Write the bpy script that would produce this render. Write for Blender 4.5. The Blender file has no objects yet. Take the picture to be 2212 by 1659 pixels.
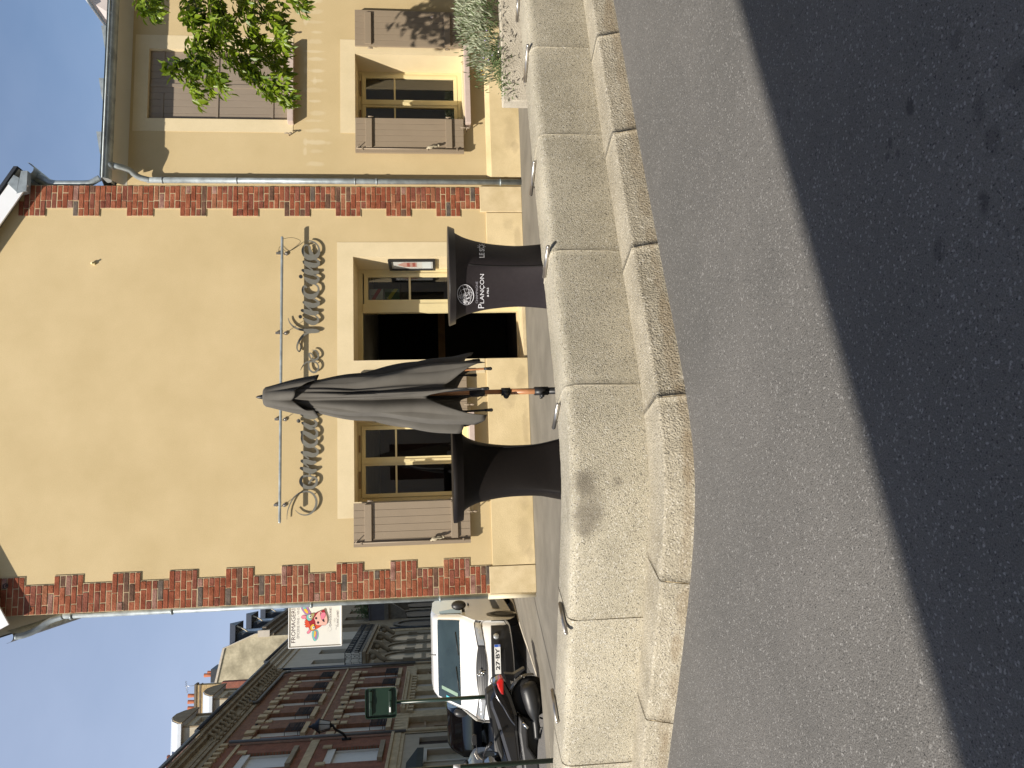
import bpy, math, random
from mathutils import Vector, Matrix
R = math.radians
rnd = random.Random(7)
sc = bpy.context.scene
col = sc.collection

# ---------------------------------------------------------------- camera (phone held upright, file stored on its side)
CAM = Vector((1.29221661, -10.4160501, 1.27693623))
YAW, PITCH, ROLL, FPX = R(8.25807898), R(5.68618096), R(-1.18069897), 1647.64
cF = Vector((math.sin(YAW)*math.cos(PITCH), math.cos(YAW)*math.cos(PITCH), -math.sin(PITCH)))
cR0 = Vector((math.cos(YAW), -math.sin(YAW), 0))
cU0 = cR0.cross(cF)
cR = cR0*math.cos(ROLL) + cU0*math.sin(ROLL)
cU = cU0*math.cos(ROLL) - cR0*math.sin(ROLL)
cd = bpy.data.cameras.new('camera'); cam = bpy.data.objects.new('camera', cd); col.objects.link(cam)
ax, ay, az = -cU, cR, -cF
cam.matrix_world = Matrix(((ax.x, ay.x, az.x, CAM.x), (ax.y, ay.y, az.y, CAM.y), (ax.z, ay.z, az.z, CAM.z), (0, 0, 0, 1)))
cd.sensor_width = 36.0; cd.lens = FPX/2212*36; cd.clip_start = 0.05; cd.clip_end = 2000
sc.camera = cam

# ---------------------------------------------------------------- sky, sun, exposure
SUN = Vector((-1.05, -1.0, 1.47)).normalized()
w = bpy.data.worlds.new('World'); sc.world = w; w.use_nodes = True
nt = w.node_tree; bg = nt.nodes['Background']
sky = nt.nodes.new('ShaderNodeTexSky'); sky.sky_type = 'NISHITA'; sky.sun_disc = False
sky.sun_elevation = math.asin(SUN.z); sky.sun_rotation = math.atan2(SUN.x, SUN.y)
sky.air_density = 1.0; sky.dust_density = 0.6; sky.ozone_density = 1.5; sky.altitude = 100
tc = nt.nodes.new('ShaderNodeTexCoord')
mp = nt.nodes.new('ShaderNodeMapping'); mp.inputs['Scale'].default_value = (1.0, 1.6, 2.2); mp.inputs['Rotation'].default_value = (0.3, 0.5, 0.9)
nz = nt.nodes.new('ShaderNodeTexNoise'); nz.inputs['Scale'].default_value = 1.3; nz.inputs['Detail'].default_value = 6; nz.inputs['Roughness'].default_value = 0.55
rp = nt.nodes.new('ShaderNodeValToRGB'); rp.color_ramp.elements[0].position = 0.46; rp.color_ramp.elements[1].position = 0.86
rp.color_ramp.elements[1].color = (0.42, 0.42, 0.42, 1)
mx = nt.nodes.new('ShaderNodeMixRGB'); mx.inputs[2].default_value = (4.25, 5.0, 6.75, 1)
L = nt.links.new
L(tc.outputs['Generated'], mp.inputs[0]); L(mp.outputs[0], nz.inputs['Vector']); L(nz.outputs['Fac'], rp.inputs[0])
dt = nt.nodes.new('ShaderNodeVectorMath'); dt.operation = 'DOT_PRODUCT'; dt.inputs[1].default_value = Vector((-.62, .72, .22)).normalized()
hz = nt.nodes.new('ShaderNodeMapRange'); hz.inputs[1].default_value = .45; hz.inputs[2].default_value = 1.0; hz.inputs[3].default_value = 0; hz.inputs[4].default_value = .62; hz.interpolation_type = 'SMOOTHSTEP'
sm_ = nt.nodes.new('ShaderNodeMath'); sm_.operation = 'ADD'; sm_.use_clamp = True
L(tc.outputs['Generated'], dt.inputs[0]); L(dt.outputs['Value'], hz.inputs[0]); L(hz.outputs[0], sm_.inputs[0]); L(rp.outputs[0], sm_.inputs[1])
L(sm_.outputs[0], mx.inputs[0]); L(sky.outputs[0], mx.inputs[1]); L(mx.outputs[0], bg.inputs[0])
bg.inputs[1].default_value = 0.085
sl = bpy.data.lights.new('sun', 'SUN'); sl.energy = 4.4; sl.angle = R(0.53); sl.color = (1.0, 0.93, 0.82)
so = bpy.data.objects.new('sun', sl); col.objects.link(so)
so.rotation_euler = (-SUN).to_track_quat('-Z', 'Y').to_euler(); so.location = SUN*60
sc.view_settings.view_transform = 'Standard'; sc.view_settings.look = 'None'
sc.view_settings.exposure = 0.55; sc.view_settings.gamma = 1.0
sc.cycles.max_bounces = 8; sc.cycles.transparent_max_bounces = 12
sc.cycles.sample_clamp_indirect = 6.0

# ---------------------------------------------------------------- pixel -> plane helpers (used to read real positions off known planes)
def ray(sx, sy):
    u, v = 1659 - sy/1.8228, sx/1.8228
    return cF + cR*((u-829.5)/FPX) - cU*((v-1106)/FPX)
def onY(sx, sy, Y=0.0):
    d = ray(sx, sy); return CAM + d*((Y-CAM.y)/d.y)
def onZ(sx, sy, Z=0.0):
    d = ray(sx, sy); return CAM + d*((Z-CAM.z)/d.z)
def onX(sx, sy, X):
    d = ray(sx, sy); return CAM + d*((X-CAM.x)/d.x)
def tile(ox, oy, f):
    return lambda px, py: (ox+f*px, oy+f*py)

# ---------------------------------------------------------------- mesh builder
ORG = {}
class MB:
    def __init__(s): s.v = []; s.f = []; s.m = []; s.s = []
    def poly(s, pts, m=0, sm=False):
        b = len(s.v); s.v += [Vector(p) for p in pts]; s.f.append(tuple(range(b, b+len(pts)))); s.m.append(m); s.s.append(sm)
    def box(s, x0, x1, y0, y1, z0, z1, m=0, fr=None):
        P = [(x0,y0,z0),(x1,y0,z0),(x1,y1,z0),(x0,y1,z0),(x0,y0,z1),(x1,y0,z1),(x1,y1,z1),(x0,y1,z1)]
        if fr: P = [fr(*p) for p in P]
        b = len(s.v); s.v += [Vector(p) for p in P]
        for f in ((0,3,2,1),(4,5,6,7),(0,1,5,4),(1,2,6,5),(2,3,7,6),(3,0,4,7)):
            s.f.append(tuple(b+i for i in f)); s.m.append(m); s.s.append(False)
    def prism(s, pts, ext, m=0, m2=None):
        a = [Vector(p) for p in pts]; e = Vector(ext); c = [p+e for p in a]; n = len(a); b = len(s.v)
        s.v += a+c
        s.f.append(tuple(b+i for i in reversed(range(n)))); s.m.append(m if m2 is None else m2); s.s.append(False)
        s.f.append(tuple(b+n+i for i in range(n))); s.m.append(m); s.s.append(False)
        for i in range(n):
            j = (i+1) % n; s.f.append((b+i, b+j, b+n+j, b+n+i)); s.m.append(m); s.s.append(False)
    def grid(s, fn, nu, nv, m=0, sm=True, cu=False):
        b = len(s.v)
        for i in range(nu if cu else nu+1):
            for j in range(nv+1): s.v.append(Vector(fn(i/nu, j/nv)))
        for i in range(nu):
            i2 = (i+1) % nu if cu else i+1
            for j in range(nv):
                s.f.append((b+i*(nv+1)+j, b+i2*(nv+1)+j, b+i2*(nv+1)+j+1, b+i*(nv+1)+j+1)); s.m.append(m); s.s.append(sm)
    def tube(s, pts, r, n=8, m=0, caps=True):
        pts = [Vector(p) for p in pts]; k = len(pts); rs = r if isinstance(r, (list, tuple)) else [r]*k
        t0 = (pts[1]-pts[0]).normalized(); up = Vector((0,0,1)) if abs(t0.z) < .9 else Vector((1,0,0))
        a = t0.cross(up).normalized(); b = len(s.v)
        for i in range(k):
            t = (pts[min(i+1,k-1)]-pts[max(i-1,0)]).normalized()
            a = (a - t*a.dot(t)).normalized(); c = t.cross(a)
            for q in range(n):
                th = 2*math.pi*q/n; s.v.append(pts[i] + (a*math.cos(th)+c*math.sin(th))*rs[i])
        for i in range(k-1):
            for q in range(n):
                q2 = (q+1) % n; s.f.append((b+i*n+q, b+i*n+q2, b+(i+1)*n+q2, b+(i+1)*n+q)); s.m.append(m); s.s.append(True)
        if caps:
            s.f.append(tuple(b+q for q in reversed(range(n)))); s.m.append(m); s.s.append(False)
            s.f.append(tuple(b+(k-1)*n+q for q in range(n))); s.m.append(m); s.s.append(False)
    def lathe(s, prof, c, n=24, m=0, axis='z'):
        c = Vector(c)
        def fn(u, v):
            i = v*(len(prof)-1); k = min(int(i), len(prof)-2); f = i-k
            r = prof[k][0]*(1-f)+prof[k+1][0]*f; h = prof[k][1]*(1-f)+prof[k+1][1]*f
            th = 2*math.pi*u
            if axis == 'z': return c + Vector((r*math.cos(th), r*math.sin(th), h))
            if axis == 'x': return c + Vector((h, r*math.cos(th), r*math.sin(th)))
            return c + Vector((r*math.cos(th), h, r*math.sin(th)))
        s.grid(fn, n, len(prof)-1, m, True, True)
    def ball(s, c, r, n=12, m=0):
        c = Vector(c); r = Vector(r) if not isinstance(r, (int, float)) else Vector((r, r, r))
        s.grid(lambda u, v: c + Vector((r.x*math.cos(2*math.pi*u)*math.sin(math.pi*v), r.y*math.sin(2*math.pi*u)*math.sin(math.pi*v), r.z*math.cos(math.pi*v))), n, n//2+1, m, True, True)
    def obj(s, name, mats, parent=None, org=None, bevel=0, label=None, cat=None, group=None, kind=None):
        if not isinstance(mats, (list, tuple)): mats = [mats]
        if parent is not None: o = ORG[parent.name]
        elif org is not None: o = Vector(org)
        else:
            xs = [p.x for p in s.v]; ys = [p.y for p in s.v]; zs = [p.z for p in s.v]
            o = Vector(((min(xs)+max(xs))/2, (min(ys)+max(ys))/2, min(zs)))
        me = bpy.data.meshes.new(name)
        me.from_pydata([tuple(p-o) for p in s.v], [], s.f); 
        for mt in mats: me.materials.append(mt)
        me.polygons.foreach_set('material_index', s.m); me.polygons.foreach_set('use_smooth', s.s)
        me.update()
        ob = bpy.data.objects.new(name, me); col.objects.link(ob)
        if parent is not None: ob.parent = parent
        else: ob.location = o
        ORG[ob.name] = o
        if bevel:
            b = ob.modifiers.new('bevel', 'BEVEL'); b.width = bevel; b.segments = 2; b.limit_method = 'ANGLE'; b.angle_limit = R(40)
        return tag(ob, label, cat, group, kind)
def split_obj(mb, name, mats, parent, bevel=0):
    """every connected piece of the builder becomes a part of its own"""
    n = len(mb.v); p = list(range(n))
    def f(i):
        while p[i] != i: p[i] = p[p[i]]; i = p[i]
        return i
    for fc in mb.f:
        for i in fc[1:]: p[f(i)] = f(fc[0])
    gr = {}
    for k, fc in enumerate(mb.f): gr.setdefault(f(fc[0]), []).append(k)
    for ks in gr.values():
        c = MB(); mp_ = {}
        for k in ks:
            ix = []
            for i in mb.f[k]:
                if i not in mp_: mp_[i] = len(c.v); c.v.append(mb.v[i])
                ix.append(mp_[i])
            c.f.append(tuple(ix)); c.m.append(mb.m[k]); c.s.append(mb.s[k])
        c.obj(name, mats, parent, bevel=bevel)
def tag(o, label=None, cat=None, group=None, kind=None):
    if label: o['label'] = label
    if cat: o['category'] = cat
    if group: o['group'] = group
    if kind: o['kind'] = kind
    return o
def thing(name, loc, label, cat, group=None):
    o = bpy.data.objects.new(name, None); col.objects.link(o); o.location = loc; o.empty_display_size = .1
    ORG[o.name] = Vector(loc); return tag(o, label, cat, group)
def spline(pts, k=6):
    P = [tuple(map(float, p)) for p in pts]; out = []; n = len(P)
    for i in range(n-1):
        a, b, c, d = P[max(i-1,0)], P[i], P[i+1], P[min(i+2,n-1)]
        for q in range(k):
            t = q/k
            out.append(tuple(.5*((2*b[j])+(-a[j]+c[j])*t+(2*a[j]-5*b[j]+4*c[j]-d[j])*t*t+(-a[j]+3*b[j]-3*c[j]+d[j])*t**3) for j in range(len(b))))
    out.append(P[-1]); return out
def merge(ob, dist=.0005):
    import bmesh
    bm = bmesh.new(); bm.from_mesh(ob.data); bmesh.ops.remove_doubles(bm, verts=bm.verts, dist=dist); bm.to_mesh(ob.data); bm.free()

# ---------------------------------------------------------------- materials
def mat(name, c, rough=.8, var=.12, scale=4.0, bump=0.0, bscale=60.0, metal=0.0, spec=.4, c2=None, fine=0.0, fscale=120.0, coat=0.0, emit=None, detail=4):
    m = bpy.data.materials.new(name); m.use_nodes = True; n = m.node_tree.nodes; l = m.node_tree.links.new
    b = n['Principled BSDF']; b.inputs['Roughness'].default_value = rough; b.inputs['Metallic'].default_value = metal
    b.inputs['Specular IOR Level'].default_value = spec; b.inputs['Coat Weight'].default_value = coat
    t = n.new('ShaderNodeTexCoord')
    z = n.new('ShaderNodeTexNoise'); z.inputs['Scale'].default_value = scale; z.inputs['Detail'].default_value = detail; z.inputs['Roughness'].default_value = .6
    l(t.outputs['Object'], z.inputs['Vector'])
    r = n.new('ShaderNodeValToRGB'); e = r.color_ramp.elements; e[0].position = .3; e[1].position = .7
    lo = [x*(1-var) for x in c]; hi = [min(1, x*(1+var)) for x in (c2 or c)]
    e[0].color = (*lo, 1); e[1].color = (*hi, 1); l(z.outputs['Fac'], r.inputs[0]); out = r.outputs[0]
    if fine:
        z2 = n.new('ShaderNodeTexNoise'); z2.inputs['Scale'].default_value = fscale; z2.inputs['Detail'].default_value = 2
        l(t.outputs['Object'], z2.inputs['Vector'])
        mr = n.new('ShaderNodeMapRange'); mr.inputs[1].default_value = .3; mr.inputs[2].default_value = .7; mr.inputs[3].default_value = 1-fine; mr.inputs[4].default_value = 1+fine
        l(z2.outputs['Fac'], mr.inputs[0])
        mm = n.new('ShaderNodeVectorMath'); mm.operation = 'SCALE'; l(out, mm.inputs[0]); l(mr.outputs[0], mm.inputs['Scale']); out = mm.outputs[0]
    l(out, b.inputs['Base Color'])
    if bump:
        z3 = n.new('ShaderNodeTexNoise'); z3.inputs['Scale'].default_value = bscale; z3.inputs['Detail'].default_value = 3
        l(t.outputs['Object'], z3.inputs['Vector'])
        bp = n.new('ShaderNodeBump'); bp.inputs['Strength'].default_value = bump; bp.inputs['Distance'].default_value = .02
        l(z3.outputs['Fac'], bp.inputs['Height']); l(bp.outputs[0], b.inputs['Normal'])
    if emit:
        b.inputs['Emission Color'].default_value = (*emit[:3], 1); b.inputs['Emission Strength'].default_value = emit[3]
    return m
def speckle(m, scale, cols, lo=.62, amount=1.0):
    """adds small stones of another colour (aggregate) on top of a material's colour"""
    n = m.node_tree.nodes; l = m.node_tree.links.new; b = n['Principled BSDF']
    src = b.inputs['Base Color'].links[0].from_socket
    for k, c in enumerate(cols):
        v = n.new('ShaderNodeTexVoronoi'); v.inputs['Scale'].default_value = scale*(1+.37*k)
        t = n.new('ShaderNodeTexCoord'); l(t.outputs['Object'], v.inputs['Vector'])
        s = n.new('ShaderNodeSeparateColor'); l(v.outputs['Color'], s.inputs[0])
        g = n.new('ShaderNodeMapRange'); g.inputs[1].default_value = lo; g.inputs[2].default_value = min(lo+.1, 1); g.inputs[4].default_value = amount
        l(s.outputs[k % 3], g.inputs[0])
        x = n.new('ShaderNodeMixRGB'); x.inputs[2].default_value = (*c, 1); l(g.outputs[0], x.inputs[0]); l(src, x.inputs[1]); src = x.outputs[0]
    l(src, b.inputs['Base Color'])
def stain(m, spots, c):
    """dirt marks of their own shape: (x,y,z,rx,ry,rz,strength) in object space"""
    n = m.node_tree.nodes; l = m.node_tree.links.new; b = n['Principled BSDF']
    src = b.inputs['Base Color'].links[0].from_socket
    t = n.new('ShaderNodeTexCoord'); z = n.new('ShaderNodeTexNoise'); z.inputs['Scale'].default_value = 9; z.inputs['Detail'].default_value = 5
    l(t.outputs['Object'], z.inputs['Vector'])
    for (x, y, zz, rx, ry, rz, st) in spots:
        mp = n.new('ShaderNodeMapping'); mp.vector_type = 'POINT'
        mp.inputs['Location'].default_value = (-x/rx, -y/ry, -zz/rz); mp.inputs['Scale'].default_value = (1/rx, 1/ry, 1/rz)
        l(t.outputs['Object'], mp.inputs[0])
        ln = n.new('ShaderNodeVectorMath'); ln.operation = 'LENGTH'; l(mp.outputs[0], ln.inputs[0])
        ad = n.new('ShaderNodeMath'); ad.operation = 'ADD'; l(ln.outputs['Value'], ad.inputs[0])
        mu = n.new('ShaderNodeMath'); mu.operation = 'MULTIPLY'; mu.inputs[1].default_value = 1.4; l(z.outputs['Fac'], mu.inputs[0]); l(mu.outputs[0], ad.inputs[1])
        g = n.new('ShaderNodeMapRange'); g.inputs[1].default_value = 1.85; g.inputs[2].default_value = 1.3; g.inputs[3].default_value = 0; g.inputs[4].default_value = st
        l(ad.outputs[0], g.inputs[0])
        x2 = n.new('ShaderNodeMixRGB'); x2.inputs[2].default_value = (*c, 1); l(g.outputs[0], x2.inputs[0]); l(src, x2.inputs[1]); src = x2.outputs[0]
    l(src, b.inputs['Base Color'])
def brickmat(name, c1, c2, mortar, bw=.22, bh=.065, axis='yz', ms=.012, bump=.4):
    m = bpy.data.materials.new(name); m.use_nodes = True; n = m.node_tree.nodes; l = m.node_tree.links.new
    b = n['Principled BSDF']; b.inputs['Roughness'].default_value = .9
    t = n.new('ShaderNodeTexCoord'); sx = n.new('ShaderNodeSeparateXYZ'); cx = n.new('ShaderNodeCombineXYZ'); l(t.outputs['Object'], sx.inputs[0])
    l(sx.outputs[{'x':0,'y':1,'z':2}[axis[0]]], cx.inputs[0]); l(sx.outputs[{'x':0,'y':1,'z':2}[axis[1]]], cx.inputs[1])
    br = n.new('ShaderNodeTexBrick'); br.inputs['Scale'].default_value = 1; br.inputs['Brick Width'].default_value = bw; br.inputs['Row Height'].default_value = bh
    br.inputs['Mortar Size'].default_value = ms*.5; br.inputs['Color1'].default_value = (*c1, 1); br.inputs['Color2'].default_value = (*c2, 1); br.inputs['Mortar'].default_value = (*mortar, 1)
    l(cx.outputs[0], br.inputs['Vector'])
    z = n.new('ShaderNodeTexNoise'); z.inputs['Scale'].default_value = 3; z.inputs['Detail'].default_value = 6; l(t.outputs['Object'], z.inputs['Vector'])
    mr = n.new('ShaderNodeMapRange'); mr.inputs[1].default_value = .3; mr.inputs[2].default_value = .7; mr.inputs[3].default_value = .75; mr.inputs[4].default_value = 1.2; l(z.outputs['Fac'], mr.inputs[0])
    mm = n.new('ShaderNodeVectorMath'); mm.operation = 'SCALE'; l(br.outputs['Color'], mm.inputs[0]); l(mr.outputs[0], mm.inputs['Scale']); l(mm.outputs[0], b.inputs['Base Color'])
    bp = n.new('ShaderNodeBump'); bp.invert = True; bp.inputs['Strength'].default_value = bump; bp.inputs['Distance'].default_value = .01; l(br.outputs['Fac'], bp.inputs['Height']); l(bp.outputs[0], b.inputs['Normal'])
    return m
def glassmat(name, tint=(.75,.8,.78), refl=.14):
    m = bpy.data.materials.new(name); m.use_nodes = True; n = m.node_tree.nodes; l = m.node_tree.links.new
    n.remove(n['Principled BSDF']); o = n['Material Output']
    tr = n.new('ShaderNodeBsdfTransparent'); tr.inputs[0].default_value = (*tint, 1)
    gl = n.new('ShaderNodeBsdfGlossy'); gl.inputs['Roughness'].default_value = .01
    fr = n.new('ShaderNodeFresnel'); fr.inputs[0].default_value = 1.5
    ad = n.new('ShaderNodeMath'); ad.operation = 'ADD'; ad.inputs[1].default_value = refl-.04; l(fr.outputs[0], ad.inputs[0])
    x = n.new('ShaderNodeMixShader'); l(ad.outputs[0], x.inputs[0]); l(tr.outputs[0], x.inputs[1]); l(gl.outputs[0], x.inputs[2]); l(x.outputs[0], o.inputs[0])
    return m
def leafmat(name, c, c2, trans=.4, rough=.4):
    m = mat(name, c, rough, .15, 1.5, c2=c2, spec=.5); n = m.node_tree.nodes; l = m.node_tree.links.new
    b = n['Principled BSDF']; t = n.new('ShaderNodeBsdfTranslucent'); x = n.new('ShaderNodeMixShader'); x.inputs[0].default_value = trans
    l(b.inputs['Base Color'].links[0].from_socket, t.inputs[0]); l(b.outputs[0], x.inputs[1]); l(t.outputs[0], x.inputs[2]); l(x.outputs[0], n['Material Output'].inputs[0])
    return m

def stretchmap(m, mapping_scale):
    for n in m.node_tree.nodes:
        if n.type == 'TEX_NOISE':
            mp = m.node_tree.nodes.new('ShaderNodeMapping'); mp.inputs['Scale'].default_value = mapping_scale
            src = n.inputs['Vector'].links[0].from_socket; m.node_tree.links.new(src, mp.inputs[0]); m.node_tree.links.new(mp.outputs[0], n.inputs['Vector'])
            break

STUCCO = mat('stucco', (.578,.448,.243), .92, .035, 1.3, .2, 170, spec=.2, c2=(.605,.474,.268), fine=.05, fscale=90)
STUCCO2 = STUCCO.copy(); STUCCO2.name = 'stucco_neighbour'
CREAM = mat('cream_band', (.70,.58,.36), .85, .05, 2.0, .15, 140, spec=.25, c2=(.72,.60,.39), fine=.03)
PLINTH = mat('plinth_render', (.62,.49,.27), .88, .10, 1.6, .25, 120, spec=.2, c2=(.68,.55,.33), fine=.04)
STONEB = mat('corner_stone', (.62,.49,.28), .85, .09, 5, .2, 110, spec=.2, c2=(.66,.54,.34))
ASPH = mat('asphalt', (.133,.128,.120), .85, .10, .8, .5, 150, spec=.35, c2=(.15,.142,.132), fine=.28, fscale=210)
speckle(ASPH, 125, [(.31,.30,.285), (.05,.048,.046)], .895, .9)
PAVE = mat('paving', (.165,.150,.122), .9, .10, 1.6, .25, 130, spec=.2, c2=(.20,.182,.150), fine=.08)
GRAN = mat('granite', (.43,.39,.30), .85, .10, 1.6, .6, 150, spec=.3, c2=(.50,.455,.355), fine=.26, fscale=140)
speckle(GRAN, 110, [(.62,.59,.52), (.10,.09,.075)], .86, .8)
KERB = mat('granite_kerb', (.36,.32,.24), .88, .14, 2.5, .7, 80, spec=.3, c2=(.40,.36,.28), fine=.22, fscale=110)
speckle(KERB, 105, [(.58,.54,.46), (.09,.08,.07)], .87, .8)
CONC = mat('concrete', (.50,.45,.36), .9, .12, 4, .5, 90, c2=(.56,.51,.42), fine=.10, fscale=100)
MORT = mat('mortar', (.55,.44,.27), .95, .10, 12, .4, 120)
BR = [mat('brick_%d' % i, c, .88, .22, 9, .5, 60, spec=.2, c2=c2, fine=.06, fscale=70) for i, (c, c2) in enumerate([
    ((.22,.058,.028),(.28,.085,.045)), ((.26,.075,.033),(.32,.11,.06)), ((.17,.048,.028),(.24,.085,.055)),
    ((.28,.105,.05),(.34,.14,.08)), ((.11,.060,.040),(.17,.09,.06)), ((.095,.080,.068),(.16,.12,.095)), ((.21,.085,.06),(.33,.19,.15))])]
TAUPE = mat('shutter_paint', (.30,.235,.165), .55, .04, 3, .05, 60, spec=.4)
TAUPE2 = mat('shutter_paint_upper', (.29,.235,.18), .55, .04, 3, .05, 60, spec=.4)
FRAMEM = mat('window_frame_paint', (.70,.60,.34), .5, .04, 4, spec=.45)
SILLM = mat('pink_stone_sill', (.55,.44,.38), .75, .05, 8, .15, 90)
GLASS = glassmat('window_glass')
DGLASS = mat('dark_glass', (.015,.018,.018), .03, .3, 2, spec=.9)
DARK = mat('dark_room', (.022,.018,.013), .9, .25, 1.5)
ZINC = mat('zinc', (.27,.30,.31), .48, .18, 7, .06, 25, metal=.35, spec=.5, c2=(.36,.40,.41))
STEEL = mat('steel', (.50,.47,.43), .36, .06, 20, metal=.9)
LETTER = mat('letter_metal', (.235,.225,.19), .45, .06, 10, metal=.35)
WHITE = mat('white_paint', (.78,.79,.80), .45, .03, 3)
BLACKFAB2 = mat('jet_black_fabric', (.0075,.0055,.0048), .62, .1, 30, .05, 400, spec=.2)
BLACKFAB = mat('black_stretch_fabric', (.026,.021,.024), .62, .1, 30, .05, 400, spec=.3)
GREYFAB = mat('grey_canvas', (.108,.100,.088), .85, .07, 5, .12, 500, spec=.2, c2=(.118,.110,.097))
WOOD = mat('varnished_wood', (.42,.19,.085), .4, .2, 12, spec=.45)
BLACKPL = mat('black_plastic', (.018,.018,.019), .42, .1, 10, spec=.45)
GLOSSBL = mat('gloss_black', (.010,.010,.011), .14, .1, 4, spec=.6, coat=.6)
INK = mat('white_print', (.78,.78,.84), .6, .02, 20)
INKG = mat('grey_print', (.36,.35,.40), .6, .02, 20)
LEAF = leafmat('leaf', (.15,.225,.012), (.25,.34,.020), .38)
LEAF2 = leafmat('leaf_dark', (.08,.135,.010), (.125,.195,.014), .3)
BARK = mat('bark', (.16,.12,.085), .9, .3, 9, .6, 40)
SILV = leafmat('silver_leaf', (.36,.40,.26), (.58,.62,.46), .2, .7)
GREENL = leafmat('grey_green_leaf', (.085,.13,.045), (.15,.2,.08), .25, .7)
DKGREEN = mat('dark_green_paint', (.012,.030,.020), .3, .1, 5, spec=.5)
IRON = mat('wrought_iron', (.018,.017,.017), .55, .2, 12)
BRB = brickmat('row_house_brick', (.205,.078,.036), (.25,.105,.05), (.19,.135,.08))
BRN = brickmat('near_house_brick', (.235,.068,.030), (.27,.09,.042), (.19,.12,.07))
BRY = brickmat('yellow_brick', (.50,.36,.17), (.42,.29,.13), (.34,.26,.16), axis='xz')
BRR = brickmat('red_brick_party', (.30,.085,.052), (.24,.07,.045), (.27,.17,.12), axis='xz')
LIME = mat('limestone', (.47,.345,.19), .85, .12, 3, .3, 60, c2=(.53,.40,.23))
GSTONE = mat('grey_stone', (.25,.19,.115), .88, .14, 2.5, .3, 60, c2=(.31,.24,.15))
DSTONE = mat('dark_stone', (.155,.125,.09), .88, .18, 2.5, .3, 60, c2=(.20,.165,.12))
OFFW = mat('offwhite_render', (.52,.46,.36), .85, .06, 1.5, .1, 60)
SHUTW = mat('white_shutter', (.60,.55,.47), .5, .04, 6)
SLATE = mat('slate', (.035,.038,.044), .45, .2, 6, .2, 40)
TERRA = mat('terracotta', (.36,.115,.055), .8, .15, 6)
TILE = brickmat('roof_tile', (.30,.15,.105), (.24,.125,.09), (.08,.05,.04), .3, .25, 'yz', .04, .6)
GABLE = mat('weathered_render', (.36,.31,.205), .92, .24, .9, .35, 20, c2=(.42,.365,.25), fine=.12, fscale=5)
OAK = mat('door_wood', (.24,.14,.06), .6, .25, 5)
# ================================================================ GROUND
ZR = -.305
def structure(mb, name, mats, **k): return mb.obj(name, mats, org=(0,0,0), kind='structure', **k)
b = MB(); b.poly([(-150,-150,ZR-.012),(150,-150,ZR-.012),(150,150,ZR-.012),(-150,150,ZR-.012)]); structure(b, 'ground', ASPH)
b = MB()
def roadz(u, v):
    x, y = -40+80*u, -30+130*v; return (x, y, ZR-.004)
b.grid(roadz, 8, 8, 0, False); structure(b, 'road', ASPH)
RS = []
for (sx_, sy_, rx_, ry_, st_) in [(3580,420,.05,.03,.8),(3500,560,.03,.02,.7),(3530,610,.03,.02,.6),(3760,150,.05,.04,.4),(3850,420,.08,.045,.45),(3900,560,.07,.05,.45),(3870,800,.05,.03,.7),(3490,620,.02,.02,.7),(3690,980,.06,.04,.5),(4000,300,.06,.08,.35),(3100,450,.04,.02,.4),(2640,480,.03,.02,.5),(2560,330,.03,.015,.5)]:
    p = onZ(sx_, sy_, ZR); RS.append((p.x, p.y, ZR, rx_*.75, ry_*.75, .3, st_*.75))
stain(ASPH, RS, (.02,.02,.022))

FT = [(1136,0),(1146,104),(1157,219),(1162.3,303),(1172,367),(1182,463),(1186.6,528),(1196,598),(1205,685),(1213.5,754),(1220.6,834),(1235.5,966),(1239,1066),(1237,1165),(1231,1207),(1228,1370),(1216,1656)]
KT = [(1284,37),(1290,79),(1307.5,173.6),(1322,288),(1344.6,409),(1367,542),(1378.5,615),(1389,672.6),(1403,745),(1420,857),(1430,929),(1434,991),(1437.7,1041),(1439,1115),(1431,1220),(1425.5,1275),(1418.7,1370),(1399.6,1534),(1390,1615)]
KB = [(1312.5,0),(1326,79),(1354.5,223),(1367,288),(1387,397),(1413,542),(1432,633),(1450,719),(1473.6,857),(1486,917),(1493.5,1016),(1494.7,1066),(1491,1177),(1487,1207),(1478.6,1275),(1462,1397),(1435,1547),(1422.7,1656)]
K = 1.8228
def plan(Ls, z): return [onZ(v*K, y*K, z) for v, y in Ls]
def smoothline(pts, n=3):
    P = [Vector((p.x, p.y, 0)) for p in pts]
    for _ in range(n): P = [P[0]] + [(P[i-1]+P[i]*2+P[i+1])/4 for i in range(1, len(P)-1)] + [P[-1]]
    return P
def extend(P, d):
    a = (P[0]-P[1]).normalized(); b = (P[-1]-P[-3]).normalized(); return [P[0]+a*d] + P + [P[-1]+b*d]
def arclen(P):
    s = [0]
    for i in range(1, len(P)): s.append(s[-1]+(P[i]-P[i-1]).length)
    return s
class Line:
    def __init__(s, P): s.P = [Vector(q) for q in spline([tuple(p) for p in P], 5)]; s.s = arclen(s.P); s.L = s.s[-1]
    def at(s, t):
        t = max(0, min(s.L, t)); lo = 0
        for i in range(len(s.s)-1):
            if s.s[i+1] >= t: lo = i; break
        f = (t-s.s[lo])/max(1e-9, s.s[lo+1]-s.s[lo]); p = s.P[lo].lerp(s.P[lo+1], f)
        i0, i1 = max(lo-2, 0), min(lo+3, len(s.P)-1); d = (s.P[i1]-s.P[i0]).normalized()
        return p, d, Vector((-d.y, d.x, 0))
    def near(s, q):
        q = Vector((q.x, q.y, 0)); return min(((p-q).length, s.s[i]) for i, p in enumerate(s.P))[1]
WALLZ = .40
wl = Line(extend(smoothline(plan(FT, WALLZ), 3), 3.0)); kt = Line(extend(smoothline(plan(KT, -.13), 2), 3.0)); kb = Line(extend(smoothline(plan(KB, -.30), 2), 3.0))
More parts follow.
